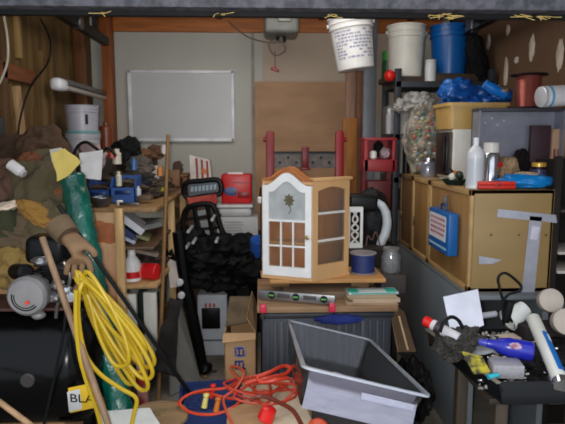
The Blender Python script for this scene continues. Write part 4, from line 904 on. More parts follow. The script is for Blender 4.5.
for k in range(5): box(b, (-.02, -.1705, (zb1 - zb0) * (.2 + .14 * k)), (.16 - .012 * (k % 3), .001, .008))
link('print_lines', b, mat((140, 140, 146), .6), t)
t = thing('container', 'rounded white plastic container under the red case', 'container', ((X(216, 4.6) + X(253, 4.6)) / 2, 4.75, zb1 + .0005)); W_ = X(253, 4.6) - X(216, 4.6); hh = zb2 - zb1 - .001
b = B(); box(b, (0, 0, hh * .4), (W_ - .02, .28, hh * .8), None, .03, 4); link('body', b, plastic((196, 196, 196), .35), t)
b = B(); box(b, (0, 0, hh * .86), (W_, .3, hh * .26), None, .014, 3); link('lid', b, plastic((214, 214, 214), .35), t)
t = thing('red_case', 'bright red plastic case with white top handle against the back wall', 'case', ((X(221, 4.65) + X(252, 4.65)) / 2 + .0, 4.78, zb2 + .001)); W_ = X(252, 4.65) - X(221, 4.65); hh = zb3 - zb2
b = B(); box(b, (0, 0, hh / 2), (W_, .2, hh), None, .02, 3); bd = link('shell', b, plastic((206, 26, 30), .35), t)
b = B(); box(b, (-.01, -.05, hh + .004), (W_ * .52, .05, .022), None, .008); link('handle', b, plastic((236, 226, 226), .25), t)
b = B(); lump(b, (-.05, -.101, hh * .42), (.11, .006, .07), 3, .2, 2, 3); link('blue_emblem', b, plastic((70, 84, 130)), bd)
b = B(); box(b, (.06, -.101, hh * .3), (.1, .004, .05), None, .001); box(b, (.04, -.101, hh * .72), (.16, .004, .008)); link('dark_print', b, plastic((140, 18, 24)), bd)

# black folded frame machine
t = thing('folded_frame', 'folded black tubular frame machine in the middle of the aisle', 'exercise machine', (-.38, 4.0, 0))
FB = mat((9, 9, 10), .4)
def fr(pts, r=.016, Y=3.95, name='frame_tube', par=t, closed=False, m=FB):
    b = B(); tube(b, [P(*(p if len(p) == 3 else (p[0], p[1], Y))) for p in pts], r, 8, 4, closed); return link(name, b, m, par, True)
fr([(184, 192), (187, 183), (202, 181), (217, 180), (221, 186), (219, 194), (204, 196), (190, 199)], .02, 4.0, closed=True, name='handle_loop')
fr([(186, 243), (183, 225), (185, 212), (192, 206), (206, 204), (214, 207), (219, 222), (226, 243)], .02, 3.95, closed=False, name='upper_frame')
for a_, c_ in (((194, 206), (200, 246)), ((207, 205), (214, 244))): fr([(a_[0], a_[1], 3.95), ((a_[0] + c_[0]) / 2, (a_[1] + c_[1]) / 2, 3.95), (c_[0], c_[1], 3.95)], .016, name='upright')
for y_ in (217, 229, 240): fr([(186, y_ + 2), (203, y_), (221, y_ - 2)], .011, name='cross_bar')
b = B(); slab(b, [P(188, 184, 4.0), P(218, 181, 4.0), P(218, 191, 4.0), P(189, 196, 4.0)], .014); hp = link('head_plate', b, plastic((60, 68, 76), .4), t, True)
b = B(); rp = random.Random(6)
for k in range(7):
    x = 191 + k * 3.8; slab(b, [P(x, 187 - k * .4, 3.985), P(x + 2.6, 186.6 - k * .4, 3.985), P(x + 2.2, 191.6 - k * .4, 3.985), P(x - .2, 192 - k * .4, 3.985)], .004)
link('pale_marks', b, plastic((130, 146, 156)), hp, True)
b = B(); slab(b, [P(187, 198, 3.98), P(216, 194, 3.98), P(218, 203, 3.98), P(190, 207, 3.98)], .012); link('orange_pad', b, mat((176, 70, 54), .7, 0, .1, 14, 0, 0, None, (150, 30, 30)), t, True)
b = B(); slab(b, [P(197, 211, 4.0), P(208, 209, 4.0), P(209, 214, 4.0), P(198, 216, 4.0)], .006); slab(b, [P(200, 221, 4.0), P(212, 219, 4.0), P(214, 234, 4.0), P(203, 235, 4.0)], .006); link('grey_plate', b, plastic((150, 150, 150)), t, True)
b = B(); c_ = P(222, 262, 3.95); lump(b, (c_.x - .02, 3.98, c_.z), (.62, .5, .34), 111, .28, 3, 5); lump(b, (c_.x + .16, 4.0, c_.z + .02), (.4, .4, .3), 112, .3, 3, 4); lump(b, (c_.x - .22, 4.0, c_.z + .04), (.3, .3, .4), 113, .25, 3, 4)
link('motor_housing', b, mat((6, 6, 7), .7), t, True)
for pts in ([(178, 232), (184, 280), (194, 325), (203, 372)], [(226, 275, 4.1), (232, 300, 4.1), (236, 326, 4.1)], [(252, 280, 4.2), (256, 300, 4.2), (254, 320, 4.2)]):
    fr([p if len(p) == 3 else (p[0], p[1], 3.72) for p in pts], .04, name='leg')
b = B(); q = P(205, 366, 3.72); lump(b, (q.x, q.y, .04), (.1, .14, .08), 3, .1, 2, 3); link('foot', b, FB, t, True)
for px, py in ((179.5, 283), (181, 296)):
    b = B(); q = P(px, py, 3.66); cyl(b, q, q + V(0, .04, 0), .024, bev=.006); link('white_knob', b, plastic((206, 206, 212)), t, True)
for px, py in ((188, 232), (186, 248), (193, 243), (212, 220), (216, 242)):
    b = B(); q = P(px, py, 3.72); cyl(b, q, q + V(0, .25, 0), .011, bev=.003); link('bolt', b, plastic((170, 170, 176)), t, True)
b = B(); q = P(219, 276, 3.7)
for k in range(3): lump(b, P(216 + 4 * k, 280 - 3 * k, 3.72), (.02, .02, .012), k, .2, 2, 2)
link('brass_fitting', b, metal((120, 104, 70), .5), t, True)
# striped box with star
Ys = 4.32; t = thing('striped_carton', 'white carton with red stripes and an orange star above the black frame', 'carton', (P(201, 183, Ys).x, Ys + .05, P(201, 183, Ys).z), (0, 0, 0))
q0, q1 = P(192, 183, Ys), P(212, 155, Ys); W_, H_ = q1.x - q0.x, q1.z - q0.z
b = B(); prism(b, [(-W_ / 2, 0), (W_ / 2 + .004, 0), (W_ / 2 - .01, H_ * .82), (-W_ / 2 - .006, H_)], .1); bd = link('body', b, mat((206, 196, 188), .7), t)
b = B()
for k in range(3):
    x = -W_ / 2 + .045 + k * .04; prism(b, [(x, .004), (x + .016, .004), (x + .010, H_ * (.88 - .05 * k)), (x - .006, H_ * (.9 - .05 * k))], .004, Matrix.Translation((0, -.051, 0)))
link('red_stripe', b, mat((140, 50, 46), .6), bd)
b = B(); st = [((.03 if k % 2 == 0 else .014) * math.cos(k * math.pi / 7) + .025, (.03 if k % 2 == 0 else .014) * math.sin(k * math.pi / 7) + H_ * .42) for k in range(14)]; prism(b, st, .004, Matrix.Translation((0, -.054, 0))); link('orange_star', b, mat((206, 110, 50), .6), bd)
b = B(); z_ = P(201, 183, Ys).z; box(b, (0, 0, z_ / 2), (.2, .16, z_ - .002), None, .004); one('carton', 'tall brown carton behind the black frame under the striped carton', 'carton', b, mat((70, 56, 44), .85), (P(201, 183, Ys).x, Ys + .14, 0))
# white appliance below
q0, q1 = P(198, 348, 4.03), P(227, 294, 4.03); W_ = q1.x - q0.x; t = thing('white_appliance', 'boxy white appliance on the floor under the black machine', 'appliance', ((q0.x + q1.x) / 2, 4.14, 0)); hh = P(210, 294, 4.05).z
b = B(); box(b, (0, 0, hh / 2), (W_, .22, hh), None, .012, 3); link('housing', b, plastic((196, 200, 206), .35), t)
b = B(); box(b, (-.01, -.115, hh * .62), (W_ * .62, .02, hh * .34), None, .01); dk = link('dark_recess', b, BLACK, t)
b = B()
for k in range(3): box(b, (-.045 + .03 * k, -.128, hh * .84), (.016, .006, .03), None, .002)
link('red_button', b, plastic((190, 60, 60)), dk)
b = B(); box(b, (0, -.112, hh * .26), (W_ * .95, .01, .012)); link('seam_line', b, plastic((110, 112, 120)), t)
# leaning rod
p0, p1 = P(168, 135, 3.55), P(161, 330, 3.3); d = (p1 - p0); p2 = p0 + d * (p0.z / -d.z)
b = B(); cyl(b, p2, p0, .013, .012, 12); one('broom_handle', 'long bare wooden broom handle leaning upright in front of the back wall', 'broom handle', b, wood((126, 92, 52), 'z'))
# wooden stand at the end of the shelf
t = thing('wooden_stand', 'narrow orange-brown wooden stand at the far end of the left shelving', 'stand', (-.66, 4.8, 0)); x0, x1 = X(168, 4.65), X(187, 4.65); zt_ = P(178, 176, 4.65).z; wc = wood((132, 90, 50), 'z')
for x in (x0 + .015, x1 - .015):
    for y in (4.66, 4.94): b = B(); box(b, (x, y, zt_ / 2), (.03, .03, zt_), None, .003); link('post', b, wc, t, True)
for z in (zt_, zt_ - .25, zt_ - .5, .4): b = B(); box(b, ((x0 + x1) / 2, 4.8, z), (x1 - x0, .31, .022), None, .002); link('shelf', b, wc, t, True)
b = B(); box(b, ((x0 + x1) / 2, 4.945, zt_ / 2), (x1 - x0, .012, zt_)); link('back_panel', b, wood((88, 62, 40)), t, True)

# ================================================================ LEFT SHELVING
LX0, LX1, LY0, LY1, LXM = -1.42, -.60, 3.2, 4.5, -.785; LT = P(106, 208, LY0).z
SM = P(135, 286, 3.25).z
t = thing('wooden_shelving', 'open wooden shelving along the left wall with plywood end panel', 'shelving unit', (-1.1, 3.85, 0))
b = B(); box(b, ((LX0 + LXM) / 2 - .02, LY0, LT / 2), (LXM - LX0 - .04, .02, LT), None, .002); ep = link('end_panel', b, mat((196, 158, 118), .6, 0, .1, 3, 0, 0, (2, 2, .8), (178, 128, 90)), t, True)
b = B(); q = P(103, 232, LY0); lump(b, (q.x, LY0 - .0105, q.z), (.15, .004, .11), 3, .35, 2, 3); link('rust_stain', b, mat((170, 100, 60), .7, 0, .2, 12), ep, True)
for x_, y in ((LXM - .018, LY0 + .0), (LX1 - .02, 3.9), (LX1 - .02, LY1)): b = B(); box(b, (x_, y, LT / 2), (.045, .05, LT), None, .003); link('post', b, wood((206, 170, 116), 'z'), t, True)
for y in (3.9, LY1): b = B(); box(b, (LX0 + .02, y, LT / 2), (.045, .05, LT), None, .003); link('post', b, wood((150, 120, 80), 'z'), t, True)
b = B(); box(b, ((LX0 + LX1) / 2, (LY0 + LY1) / 2, LT - .012), (LX1 - LX0 + .02, LY1 - LY0 + .03, .024), None, .003); link('top_board', b, wood((140, 106, 66), 'y'), t, True)
for z in (SM, .28): b = B(); box(b, ((LX0 + LX1) / 2, (LY0 + LY1) / 2, z), (LX1 - LX0 - .01, LY1 - LY0 - .06, .024), None, .003); link('shelf', b, wood((176, 136, 90), 'y'), t, True)
SZ2 = P(150, 240, 3.5).z
b = B(); box(b, ((LX0 + LX1) / 2 - .0, (LY0 + LY1) / 2, SZ2), (LX1 - LX0 - .04, LY1 - LY0 - .06, .016), None, .003); link('shelf', b, wood((96, 70, 48), 'y'), t, True)
b = B(); box(b, (LX0 + .0, (LY0 + LY1) / 2, LT / 2), (.012, LY1 - LY0, LT)); link('back_panel', b, mat((46, 36, 30), .9), t, True)
ST = SM + .0125
# white bottle & red can on the mid shelf (facing the aisle)
t = can('bottle', 'white plastic bottle with a red label on the left shelving', (rest(131, 3.3, SM).x, 3.34, ST), .052, .19, plastic((224, 222, 220)), plastic((224, 222, 220)), .035, .024, cat='bottle', shoulder=.3)
b = B(); lathe(b, [(.0525, .02), (.0532, .02), (.0532, .06), (.0525, .06)], 26); link('red_label', b, RED, t)
q = rest(146, 3.5, SM); t = thing('red_can', 'red can lying on its side right of the white bottle', 'can', (P(146, 266, 3.36).x, 3.36, ST + .0505), (90, 0, 75))
b = B(); lathe(b, [(0, 0), (.046, 0), (.05, .004), (.05, .15), (.046, .155), (0, .155)], 28, Matrix.Translation((0, 0, -.08))); bd = link('body', b, plastic((206, 28, 34), .3), t)
b = B(); lathe(b, [(.0502, .05), (.0508, .05), (.0508, .07), (.0502, .07)], 28, Matrix.Translation((0, 0, -.08))); link('pale_band', b, plastic((214, 120, 110)), bd)
b = B(); lathe(b, [(0, -.09), (.022, -.09), (.022, -.08), (0, -.078)], 20); link('cap', b, WHITE, t)
b = B(); lump(b, (-.7, 3.62, ST + .07), (.16, .26, .14), 120, .3, 2.4, 4, flat=.95); one('rag', 'dark rag behind the red can on the left shelving', 'rag', b, cloth((60, 48, 42)))
# magazines and papers on the SZ2 shelf, slanting out
def leaf(px0, py0, px1, py1, Y0, Y1, wy, th, m, name, lab, cat, grp):
    p0, p1 = P(px0, py0, Y0), P(px1, py1, Y1); b = B(); n = V(0, .0, 0)
    s = V(-.0, wy, -.0); slab(b, [p0, p1, p1 + V(-.02, wy, .0), p0 + V(-.02, wy, .0)], th); return one(name, lab, cat, b, m, group=grp)
leaf(121, 217, 143, 233, 3.28, 3.30, .22, .04, mat((196, 196, 202), .6), 'book', 'thick white-edged book slanting on top of the left shelving stack', 'book', 'slanted books on the left shelving')
leaf(124, 231, 134, 238, 3.28, 3.29, .2, .035, plastic((24, 40, 90)), 'book', 'dark blue book under the thick white slanting book', 'book', 'slanted books on the left shelving')
leaf(124, 238, 135, 243, 3.30, 3.31, .2, .02, mat((170, 176, 196), .6), 'book', 'thin pale blue book below the dark blue slanting book', 'book', 'slanted books on the left shelving')
leaf(144, 228, 163, 224, 3.4, 3.6, .2, .03, mat((150, 152, 150), .6), 'book', 'grey pale book lying right of the thick white slanting book', 'book', 'slanted books on the left shelving')
leaf(136, 236, 149, 240, 3.38, 3.42, .2, .018, mat((130, 128, 90), .6), 'book', 'thin olive book between the grey and the pale blue books', 'book', 'slanted books on the left shelving')
leaf(136, 251, 158, 256, 3.40, 3.5, .2, .02, mat((150, 134, 118), .7), 'book', 'beige worn book lying above the red can', 'book', 'slanted books on the left shelving')
# white boards standing in the low bay
for i, (xx, wy, c_, h_, lab) in enumerate([(P(129, 300, 3.3).x, .1, (212, 206, 196), .40, 'white board standing in the low bay nearest the post'), (P(151, 300, 3.3).x, .075, (200, 196, 188), .41, 'white board standing in the low bay behind the dark gap'), (P(141, 300, 3.3).x, .05, (30, 44, 44), .40, 'dark board standing between the two white boards')]):
    b = B(); box(b, (xx, 3.28 + .08 * (i == 2), .2925 + h_ / 2), (wy, .04, h_), None, .003); one('standing_board', lab, 'board', b, plastic(c_, .5), group='boards in the low bay')
b = B(); box(b, (P(142, 350, 3.1).x, 3.1, .2), (.06, .06, .4), None, .004); t = one('red_white_box', 'slim red box on the floor in front of the white boards', 'box', b, mat((160, 40, 36), .5, 0, .1, 6, 0, 0, None, (186, 170, 160)))
# leaning grey panel and black fabric
b = B(); slab(b, [H(170, 396, .006), H(200, 380, .006), P(181, 303, 3.75), P(170, 299, 3.52)], .014); one('leaning_panel', 'grey board leaning against the left shelving beside the aisle', 'board', b, mat((128, 126, 122), .6, 0, .12, 4))
b = B(); slab(b, [(-.53, 3.72, .9), (-.5, 3.84, .9), (-.62, 3.9, .62), (-.66, 3.8, .62)], .02); b.free()
b = B(); q = P(176, 280, 3.6); slab(b, [P(167, 258, 3.7), P(177, 262, 3.72), P(181, 286, 3.7), P(170, 288, 3.68)], .012); one('white_card', 'pale card tucked at the top of the leaning grey board', 'card', b, mat((190, 176, 166), .6))
b = B(); drape(b, [P(170, 298, 3.32), P(180, 298, 3.34), P(176, 376, 3.12), P(152, 372, 3.06)], .03, 20, 26, .05, 6, 5, ragged=.03); one('black_cloth', 'ragged black-brown cloth hanging over the leaning grey board', 'cloth', b, mat((34, 31, 29), .85, 0, .3, 12, .3))

# things on top of the left shelving
LTT = LT + .0005
def bin_(px, Y, w_, d_, h_, c_, lab, rz=0):
    q = rest(px, Y, LT); t = thing('parts_bin', lab, 'bin', (q.x, Y + d_ / 2, LTT), (0, 0, rz), 'blue parts bins')
    b = B(); Mx = Matrix.Rotation(R(0), 4, 'Z')
    th = .006
    for s in (-1, 1): prism(b, [(-d_ / 2, 0), (d_ / 2, 0), (d_ / 2, h_), (-d_ / 2 + d_ * .3, h_ * .95), (-d_ / 2, h_ * .6)], th, Matrix.Translation((s * (w_ / 2 - th / 2), 0, 0)) @ Matrix.Rotation(R(90), 4, 'Z'))
    box(b, (0, d_ / 2 - .003, h_ / 2), (w_, th, h_)); box(b, (0, -d_ / 2 + .003, h_ * .3), (w_, th, h_ * .6)); box(b, (0, 0, .003), (w_, d_, th)); link('body', b, plastic(c_, .4), t)
    b = B(); box(b, (0, -d_ / 2 - .003, h_ * .42), (w_ * .6, .008, .025), None, .002); link('label_lip', b, plastic((14, 40, 90)), t)
    return t
bin_(98, 3.42, .15, .2, .14, (22, 60, 122), 'dark blue parts bin on the left shelving behind the grey bowl')
bin_(123, 3.42, .15, .2, .16, (44, 84, 150), 'lighter blue parts bin beside the wooden clutter on the left shelving')
q = rest(101, 3.26, LT); t = thing('metal_bowl', 'grey metal bowl on the near corner of the left shelving', 'bowl', (q.x, 3.27, LTT))
b = B(); lathe(b, [(0, 0), (.04, 0), (.066, .04), (.07, .055), (.066, .055), (.038, .006), (0, .006)], 28); link('body', b, metal((110, 112, 116), .4), t)
b = B(); lathe(b, [(.066, .053), (.074, .053), (.074, .058), (.066, .058)], 28); link('rim', b, metal((130, 132, 138), .3), t)
b = B(); box(b, (0, 0, .012), (.12, .02, .02), (0, 0, -8), .004); q = rest(130, 3.28, LT); one('metal_bar', 'short grey bar with a bright end in front of the lighter blue bin', 'bar', b, metal((120, 118, 116), .4), (q.x, 3.27, LTT + .002))
b = B(); cyl(b, (0, 0, 0), (0, 0, .03), .02, bev=.004); q = rest(132, 3.3, LT); one('white_puck', 'small white round puck in front of the lighter blue bin', 'puck', b, WHITE, (-.83, 3.33, LTT))
# back boxes carrying the upper clutter
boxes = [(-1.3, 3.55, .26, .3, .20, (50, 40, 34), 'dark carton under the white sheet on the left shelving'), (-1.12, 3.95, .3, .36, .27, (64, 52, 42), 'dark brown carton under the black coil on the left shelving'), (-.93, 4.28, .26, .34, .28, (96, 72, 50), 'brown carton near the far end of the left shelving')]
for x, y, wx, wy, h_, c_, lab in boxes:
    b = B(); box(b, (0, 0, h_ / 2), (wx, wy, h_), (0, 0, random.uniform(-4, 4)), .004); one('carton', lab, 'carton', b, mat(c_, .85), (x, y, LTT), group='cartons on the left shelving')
items = [ # kind, px, py(base), Y, r/w, h, colour, name, label, category
 ('l', 128, 163, 3.9, .17, .17, (18, 19, 20), 'cable_coil', 'black coil bundle on the dark brown carton left of the back wall', 'coil'),
 ('c', 117, 164, 3.75, .03, .1, (206, 196, 180), 'bottle', 'small cream bottle left of the black coil bundle', 'bottle'),
 ('l', 142, 160, 4.1, .12, .08, (110, 74, 54), 'rag', 'small reddish-brown rag right of the black coil bundle', 'rag'),
 ('c', 146, 158, 4.15, .034, .06, (196, 190, 184), 'tin', 'pale tin beside the reddish-brown rag', 'tin'),
 ('l', 155, 160, 4.25, .13, .1, (96, 66, 48), 'rag', 'brown rag bunched against the broom handle', 'rag'),
 ('c', 164, 154, 4.25, .024, .07, (206, 200, 196), 'bottle', 'tiny white bottle touching the broom handle near its top', 'bottle'),
 ('l', 140, 178, 3.8, .16, .14, (82, 74, 66), 'rag', 'grey-brown rag heap below the pale tin', 'rag'),
 ('b', 153, 180, 3.95, .09, .1, (168, 166, 164), 'carton', 'small pale grey carton in the clutter left of the broom handle', 'carton'),
 ('b', 158, 191, 3.9, .08, .04, (196, 180, 60), 'box', 'small yellow box low in the clutter by the broom handle', 'box'),
 ('c', 149, 192, 3.8, .026, .06, (150, 40, 36), 'can', 'small dark red can left of the small yellow box', 'can'),
 ('l', 143, 192, 3.7, .1, .1, (34, 36, 44), 'rag', 'dark rag right of the lighter blue bin', 'rag'),
 ('c', 119, 186, 3.5, .018, .09, (206, 198, 170), 'bottle', 'slim cream bottle standing between the two blue bins', 'bottle'),
 ('b', 174, 186, 4.2, .09, .12, (120, 80, 48), 'box', 'orange-brown box right of the broom handle', 'box'),
 ('c', 134, 170, 3.7, .022, .08, (60, 100, 150), 'bottle', 'tiny blue bottle between the black coil and the grey-brown rag', 'bottle'),
 ('b', 147, 168, 3.9, .07, .05, (120, 50, 40), 'box', 'small dark red box above the small pale grey carton', 'box'),
 ('c', 160, 176, 3.8, .02, .07, (196, 120, 50), 'bottle', 'tiny orange bottle just left of the broom handle', 'bottle'),
 ('c', 138, 196, 3.5, .02, .06, (200, 200, 196), 'tin', 'tiny white tin at the right corner of the lighter blue bin', 'tin'),
 ('b', 146, 200, 3.45, .08, .03, (90, 70, 50), 'box', 'flat brown box on the shelving top near the broom handle', 'box'),
 ('c', 112, 158, 3.7, .026, .05, (170, 60, 50), 'can', 'tiny red can left of the small cream bottle', 'can'),
 ('l', 176, 166, 4.75, .08, .1, (90, 74, 60), 'rag', 'grey-brown rag on top of the narrow wooden stand', 'rag'),
]
for kd, px, py, Y, w_, h_, c_, nm, lab, cat in items:
    q = P(px, py, Y); b = B()
    if kd == 'l': lump(b, (0, 0, h_ / 2), (w_, w_, h_), px, .3, 2.3, 4, flat=.9); m = cloth(c_)
    elif kd == 'b': box(b, (0, 0, h_ / 2), (w_, w_, h_), (0, 0, px % 20 - 10), .004); m = mat(c_, .6)
    else: lathe(b, [(0, 0), (w_, 0), (w_, h_ * .7), (w_ * .6, h_ * .8), (w_ * .6, h_), (0, h_)], 18); m = plastic(c_)
    z_ = min([LTT] + []) if kd != 'x' else q.z
    if px == 176: q = V(X(178, 4.75), 4.78, P(178, 176, 4.65).z + .012)
    one(nm, lab, cat, b, m, q)
b = B(); lump(b, (-.95, 3.95, LT + .07), (.56, .8, .2), 131, .25, 3, 5, flat=.95); one('junk_pile', 'dark loose pile of oddments filling the top of the left shelving', 'oddments', b, mat((44, 38, 34), .8, 0, .4, 14, .5, 0, None, (96, 82, 70)), kind='stuff')
# extra countable odds on the junk pile
rp = random.Random(23); cols = [(150, 60, 40), (170, 170, 166), (60, 90, 130), (190, 150, 90), (40, 44, 50), (200, 196, 188), (110, 84, 60), (84, 100, 90)]
# white sheet, yellow cloth, wires
b = B(); drape(b, [P(79, 153, 3.3), P(103, 150, 3.32), P(101, 180, 3.26), P(82, 178, 3.26)], .002, 12, 12, .006, 8, 2); one('paper_sheet', 'white paper sheet upright behind the green roll', 'paper', b, plastic((216, 216, 218), .6))
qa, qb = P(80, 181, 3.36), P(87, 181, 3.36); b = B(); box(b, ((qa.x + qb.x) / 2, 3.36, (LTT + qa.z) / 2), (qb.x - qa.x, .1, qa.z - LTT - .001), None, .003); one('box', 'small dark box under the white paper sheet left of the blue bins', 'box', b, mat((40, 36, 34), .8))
b = B(); tube(b, [P(px, py, 3.35) for px, py in [(72, 158), (78, 146), (86, 142), (94, 147), (102, 152), (108, 148), (116, 156)]], .009, 8); one('cable', 'dark cable looped over the white paper sheet', 'cable', b, RUBBER)
b = B(); lump(b, (P(92, 150, 3.6).x, 3.6, LT + .27), (.16, .12, .17), 77, .3, 2.4, 3); one('rag', 'grey and pink rag on the carton under the white bucket', 'rag', b, cloth((150, 130, 130)))
Yy = 2.66; b = B(); c0 = P(64, 172, Yy)
drape(b, [P(50, 152, Yy), P(66, 149, Yy + .02), P(82, 163, Yy), P(58, 182, Yy - .02)], .014, 20, 20, .02, 8, 9, ragged=.02); one('yellow_cloth', 'pale yellow cloth draped behind the top of the green roll', 'cloth', b, mat((204, 180, 94), .85, 0, .12, 6, .3))
b = B(); drape(b, [P(50, 150, Yy + .06), P(62, 148, Yy + .06), P(62, 160, Yy + .04), P(52, 162, Yy + .04)], .008, 10, 10, .01, 8, 2); one('white_rag', 'scrap of white cloth above the pale yellow cloth', 'rag', b, cloth((200, 194, 186)))

# ================================================================ LEFT FOREGROUND
# carton + clothes heap
b = B(); box(b, (0, 0, .5), (.52, .55, 1.0), None, .006); one('carton', 'large brown carton by the left wall buried under old clothes', 'carton', b, CARD, (-1.22, 3.12 - .22, 0))
def cl(name, lab, px, py, Y, s, rot, c_, c2, seed, cat='jacket'):
    q = P(px, py, Y); b = B(); lump(b, q, s, seed, .24, 1.5, 5, rot); return one(name, lab, cat, b, mat(c_, .95, 0, .14, 4, .4), group='old clothes heap by the left wall')
cl('jacket', 'olive-grey jacket in the middle of the clothes heap', 40, 195, 2.85, (.36, .3, .42), (0, 20, 0), (84, 74, 52), (58, 52, 38), 201)
cl('jacket', 'dull olive jacket spreading right toward the green roll', 52, 222, 2.8, (.34, .3, .34), (0, 35, 0), (96, 84, 60), (66, 58, 42), 202)
cl('jacket', 'reddish brown jacket at the left edge of the clothes heap', 5, 190, 2.85, (.22, .3, .3), (0, 0, 0), (88, 62, 48), (84, 56, 44), 203)
cl('jacket', 'dark green jacket hanging low at the left edge', 4, 232, 2.75, (.26, .3, .34), (0, 0, 0), (56, 58, 36), (40, 42, 28), 204)
cl('jacket', 'brown hood rising at the back of the clothes heap', 42, 150, 3.0, (.24, .24, .24), (0, 10, 0), (74, 52, 34), (52, 38, 26), 205)
cl('jacket', 'dark brown folded coat leaning behind the yellow cloth', 48, 172, 3.05, (.14, .2, .34), (0, -25, 0), (40, 38, 32), (26, 26, 22), 206)
cl('jacket', 'tan sleeve lying across the lower clothes heap', 30, 240, 2.7, (.36, .2, .2), (0, 25, 0), (100, 84, 62), (104, 88, 64), 207)
cl('shirt', 'mustard yellow shirt crumpled in the clothes heap', 38, 214, 2.66, (.2, .1, .09), (0, 32, 0), (148, 108, 48), (150, 108, 54), 208, 'shirt')
cl('rag', 'small orange-brown rag tucked beside the green roll', 60, 199, 2.8, (.1, .1, .14), (0, 0, 0), (136, 78, 34), (90, 50, 30), 209, 'rag')
cl('rag', 'rust coloured rag above the olive-grey jacket', 30, 165, 2.8, (.11, .1, .12), (0, 10, 0), (110, 62, 38), (80, 46, 30), 210, 'rag')
cl('rag', 'brown bundle filling the left wall corner below the junction box', 12, 160, 3.05, (.3, .24, .24), (0, 0, 0), (62, 44, 28), (44, 32, 22), 211, 'rag')
q = P(10, 165, 2.68); t = can('can', 'small white can lying tilted on the clothes heap', P(10, 164, 2.7), .026, .085, plastic((206, 202, 200), .4), plastic((180, 176, 176)), .012, .02, rot=(0, 125, -10))
b = B(); q = P(5, 207, 2.66); lump(b, q, (.12, .08, .045), 66, .3, 2, 3, (0, -15, 0)); one('white_rag', 'dirty white rag at the left edge below the white can', 'rag', b, mat((216, 196, 176), .9, 0, .2, 9, .4))
b = B(); q = P(16, 268, 2.62); lump(b, q, (.24, .2, .2), 67, .25, 2.4, 4); one('yellow_rag', 'faded mustard rag behind the compressor motor', 'rag', b, cloth((150, 122, 66), (116, 92, 54)))

# air compressor
TCY, TCZ, TR, TX0, TX1 = 2.5, .60, .27, -1.42, -.70
t = thing('air_compressor', 'black air compressor with long tank and grey motor fan cover', 'air compressor', (-1.1, TCY, 0)); tkm = mat((7, 7, 8), .22, .0, .1, 5)
b = B(); n = 10; pr = [(0, 0)] + [(TR * math.sin(math.pi / 2 * k / n), .12 * (1 - math.cos(math.pi / 2 * k / n))) for k in range(1, n + 1)]
L_ = TX1 - TX0; pr += [(TR, .12 + .008), (TR + .002, .13), (TR + .002, .145), (TR, .15), (TR, L_ - .12)] + [(TR * math.cos(math.pi / 2 * k / n), L_ - .12 + .12 * math.sin(math.pi / 2 * k / n)) for k in range(1, n + 1)]
lathe(b, pr, 48, align((TX0, TCY, TCZ), (TX1, TCY, TCZ))); tank = link('tank', b, tkm, t, True)
q = P(28, 380, TCY - TR); b = B(); cyl(b, (q.x, TCY - TR + .03, q.z), (q.x, TCY - TR - .012, q.z), .03, bev=.004); link('drain_boss', b, mat((60, 56, 56), .3), tank, True)
for x in (TX0 + .15, TX1 - .15):
    for s in (-1, 1): b = B(); box(b, (x, TCY + s * .16, .18), (.06, .03, .38), (s * -6, 0, 0), .004); link('leg', b, tkm, t, True)
    
PZt = TCZ + TR
b = B(); box(b, (-1.12, TCY, PZt + .004), (.56, .24, .014), None, .003); link('deck_plate', b, mat((70, 42, 34), .6), t, True)
q = P(26, 297, 2.3); fc = (q.x, 2.34, q.z)
MF = Matrix.Translation(fc) @ Matrix.Rotation(R(90), 4, 'X')
b = B(); lathe(b, [(0, -.16), (.07, -.16), (.075, -.15), (.078, 0), (.084, 0), (.084, .03), (.072, .045), (.03, .05), (0, .05)], 36, MF); mo = link('motor', b, mat((140, 136, 136), .45, .2), t, True)
b = B()
for r_ in (.026, .036, .046, .056, .066):
    lathe_pts = [(fc[0] + r_ * math.cos(a), fc[1] - .05 + (.004 if r_ < .06 else .011), fc[2] + r_ * math.sin(a)) for a in [math.pi * (.92 + .85 * k / 12) for k in range(13)]]; tube(b, lathe_pts, .0035, 6, 2)
link('vent_slots', b, BLACK, mo, True)
b = B(); cyl(b, (fc[0] + .01, fc[1] - .052, fc[2] - .02), (fc[0] + .01, fc[1] - .06, fc[2] - .02), .008); link('red_light_dot', b, plastic((220, 60, 50)), mo, True)
b = B(); lump(b, (fc[0] + .03, fc[1] - .0, fc[2] - .09), (.06, .05, .04), 3, .1, 2, 2); link('mount_foot', b, mat((140, 136, 136), .45, .2), mo, True)
q = P(20, 270, 2.38); b = B(); cyl(b, (q.x - .04, 2.42, q.z - .015), (q.x + .045, 2.34, q.z + .0), .034, bev=.01); link('capacitor', b, BLACK, t, True)
q = P(47, 250, 2.42); b = B(); box(b, (q.x, 2.45, q.z), (.17, .14, .12), (0, 4, 0), .03, 3); box(b, (q.x + .03, 2.45, q.z - .11), (.12, .12, .16), None, .02)
for k in range(5): box(b, (q.x + .03, 2.45, q.z - .06 - .025 * k), (.15, .15, .008), None, .003)
link('pump_head', b, mat((22, 22, 24), .4, .3), t, True)
q = P(42, 262, 2.33); b = B(); lump(b, (q.x - .01, 2.35, q.z), (.08, .05, .04), 5, .2, 2, 3); link('pump_casting', b, metal((150, 146, 150), .4), t, True)
for pt_ in ((58, 285, 2.3), (54, 297, 2.28)): b = B(); lump(b, P(*pt_), (.05, .05, .045), pt_[0], .2, 2, 3); link('pipe_fitting', b, metal((150, 146, 150), .4), t, True)
b = B(); q = P(72, 296, 2.3); cyl(b, q, q + V(0, -.03, 0), .022, bev=.004); lump(b, P(67, 290, 2.3), (.04, .04, .04), 9, .2, 2, 3); link('pressure_gauge', b, CHROME, t, True)
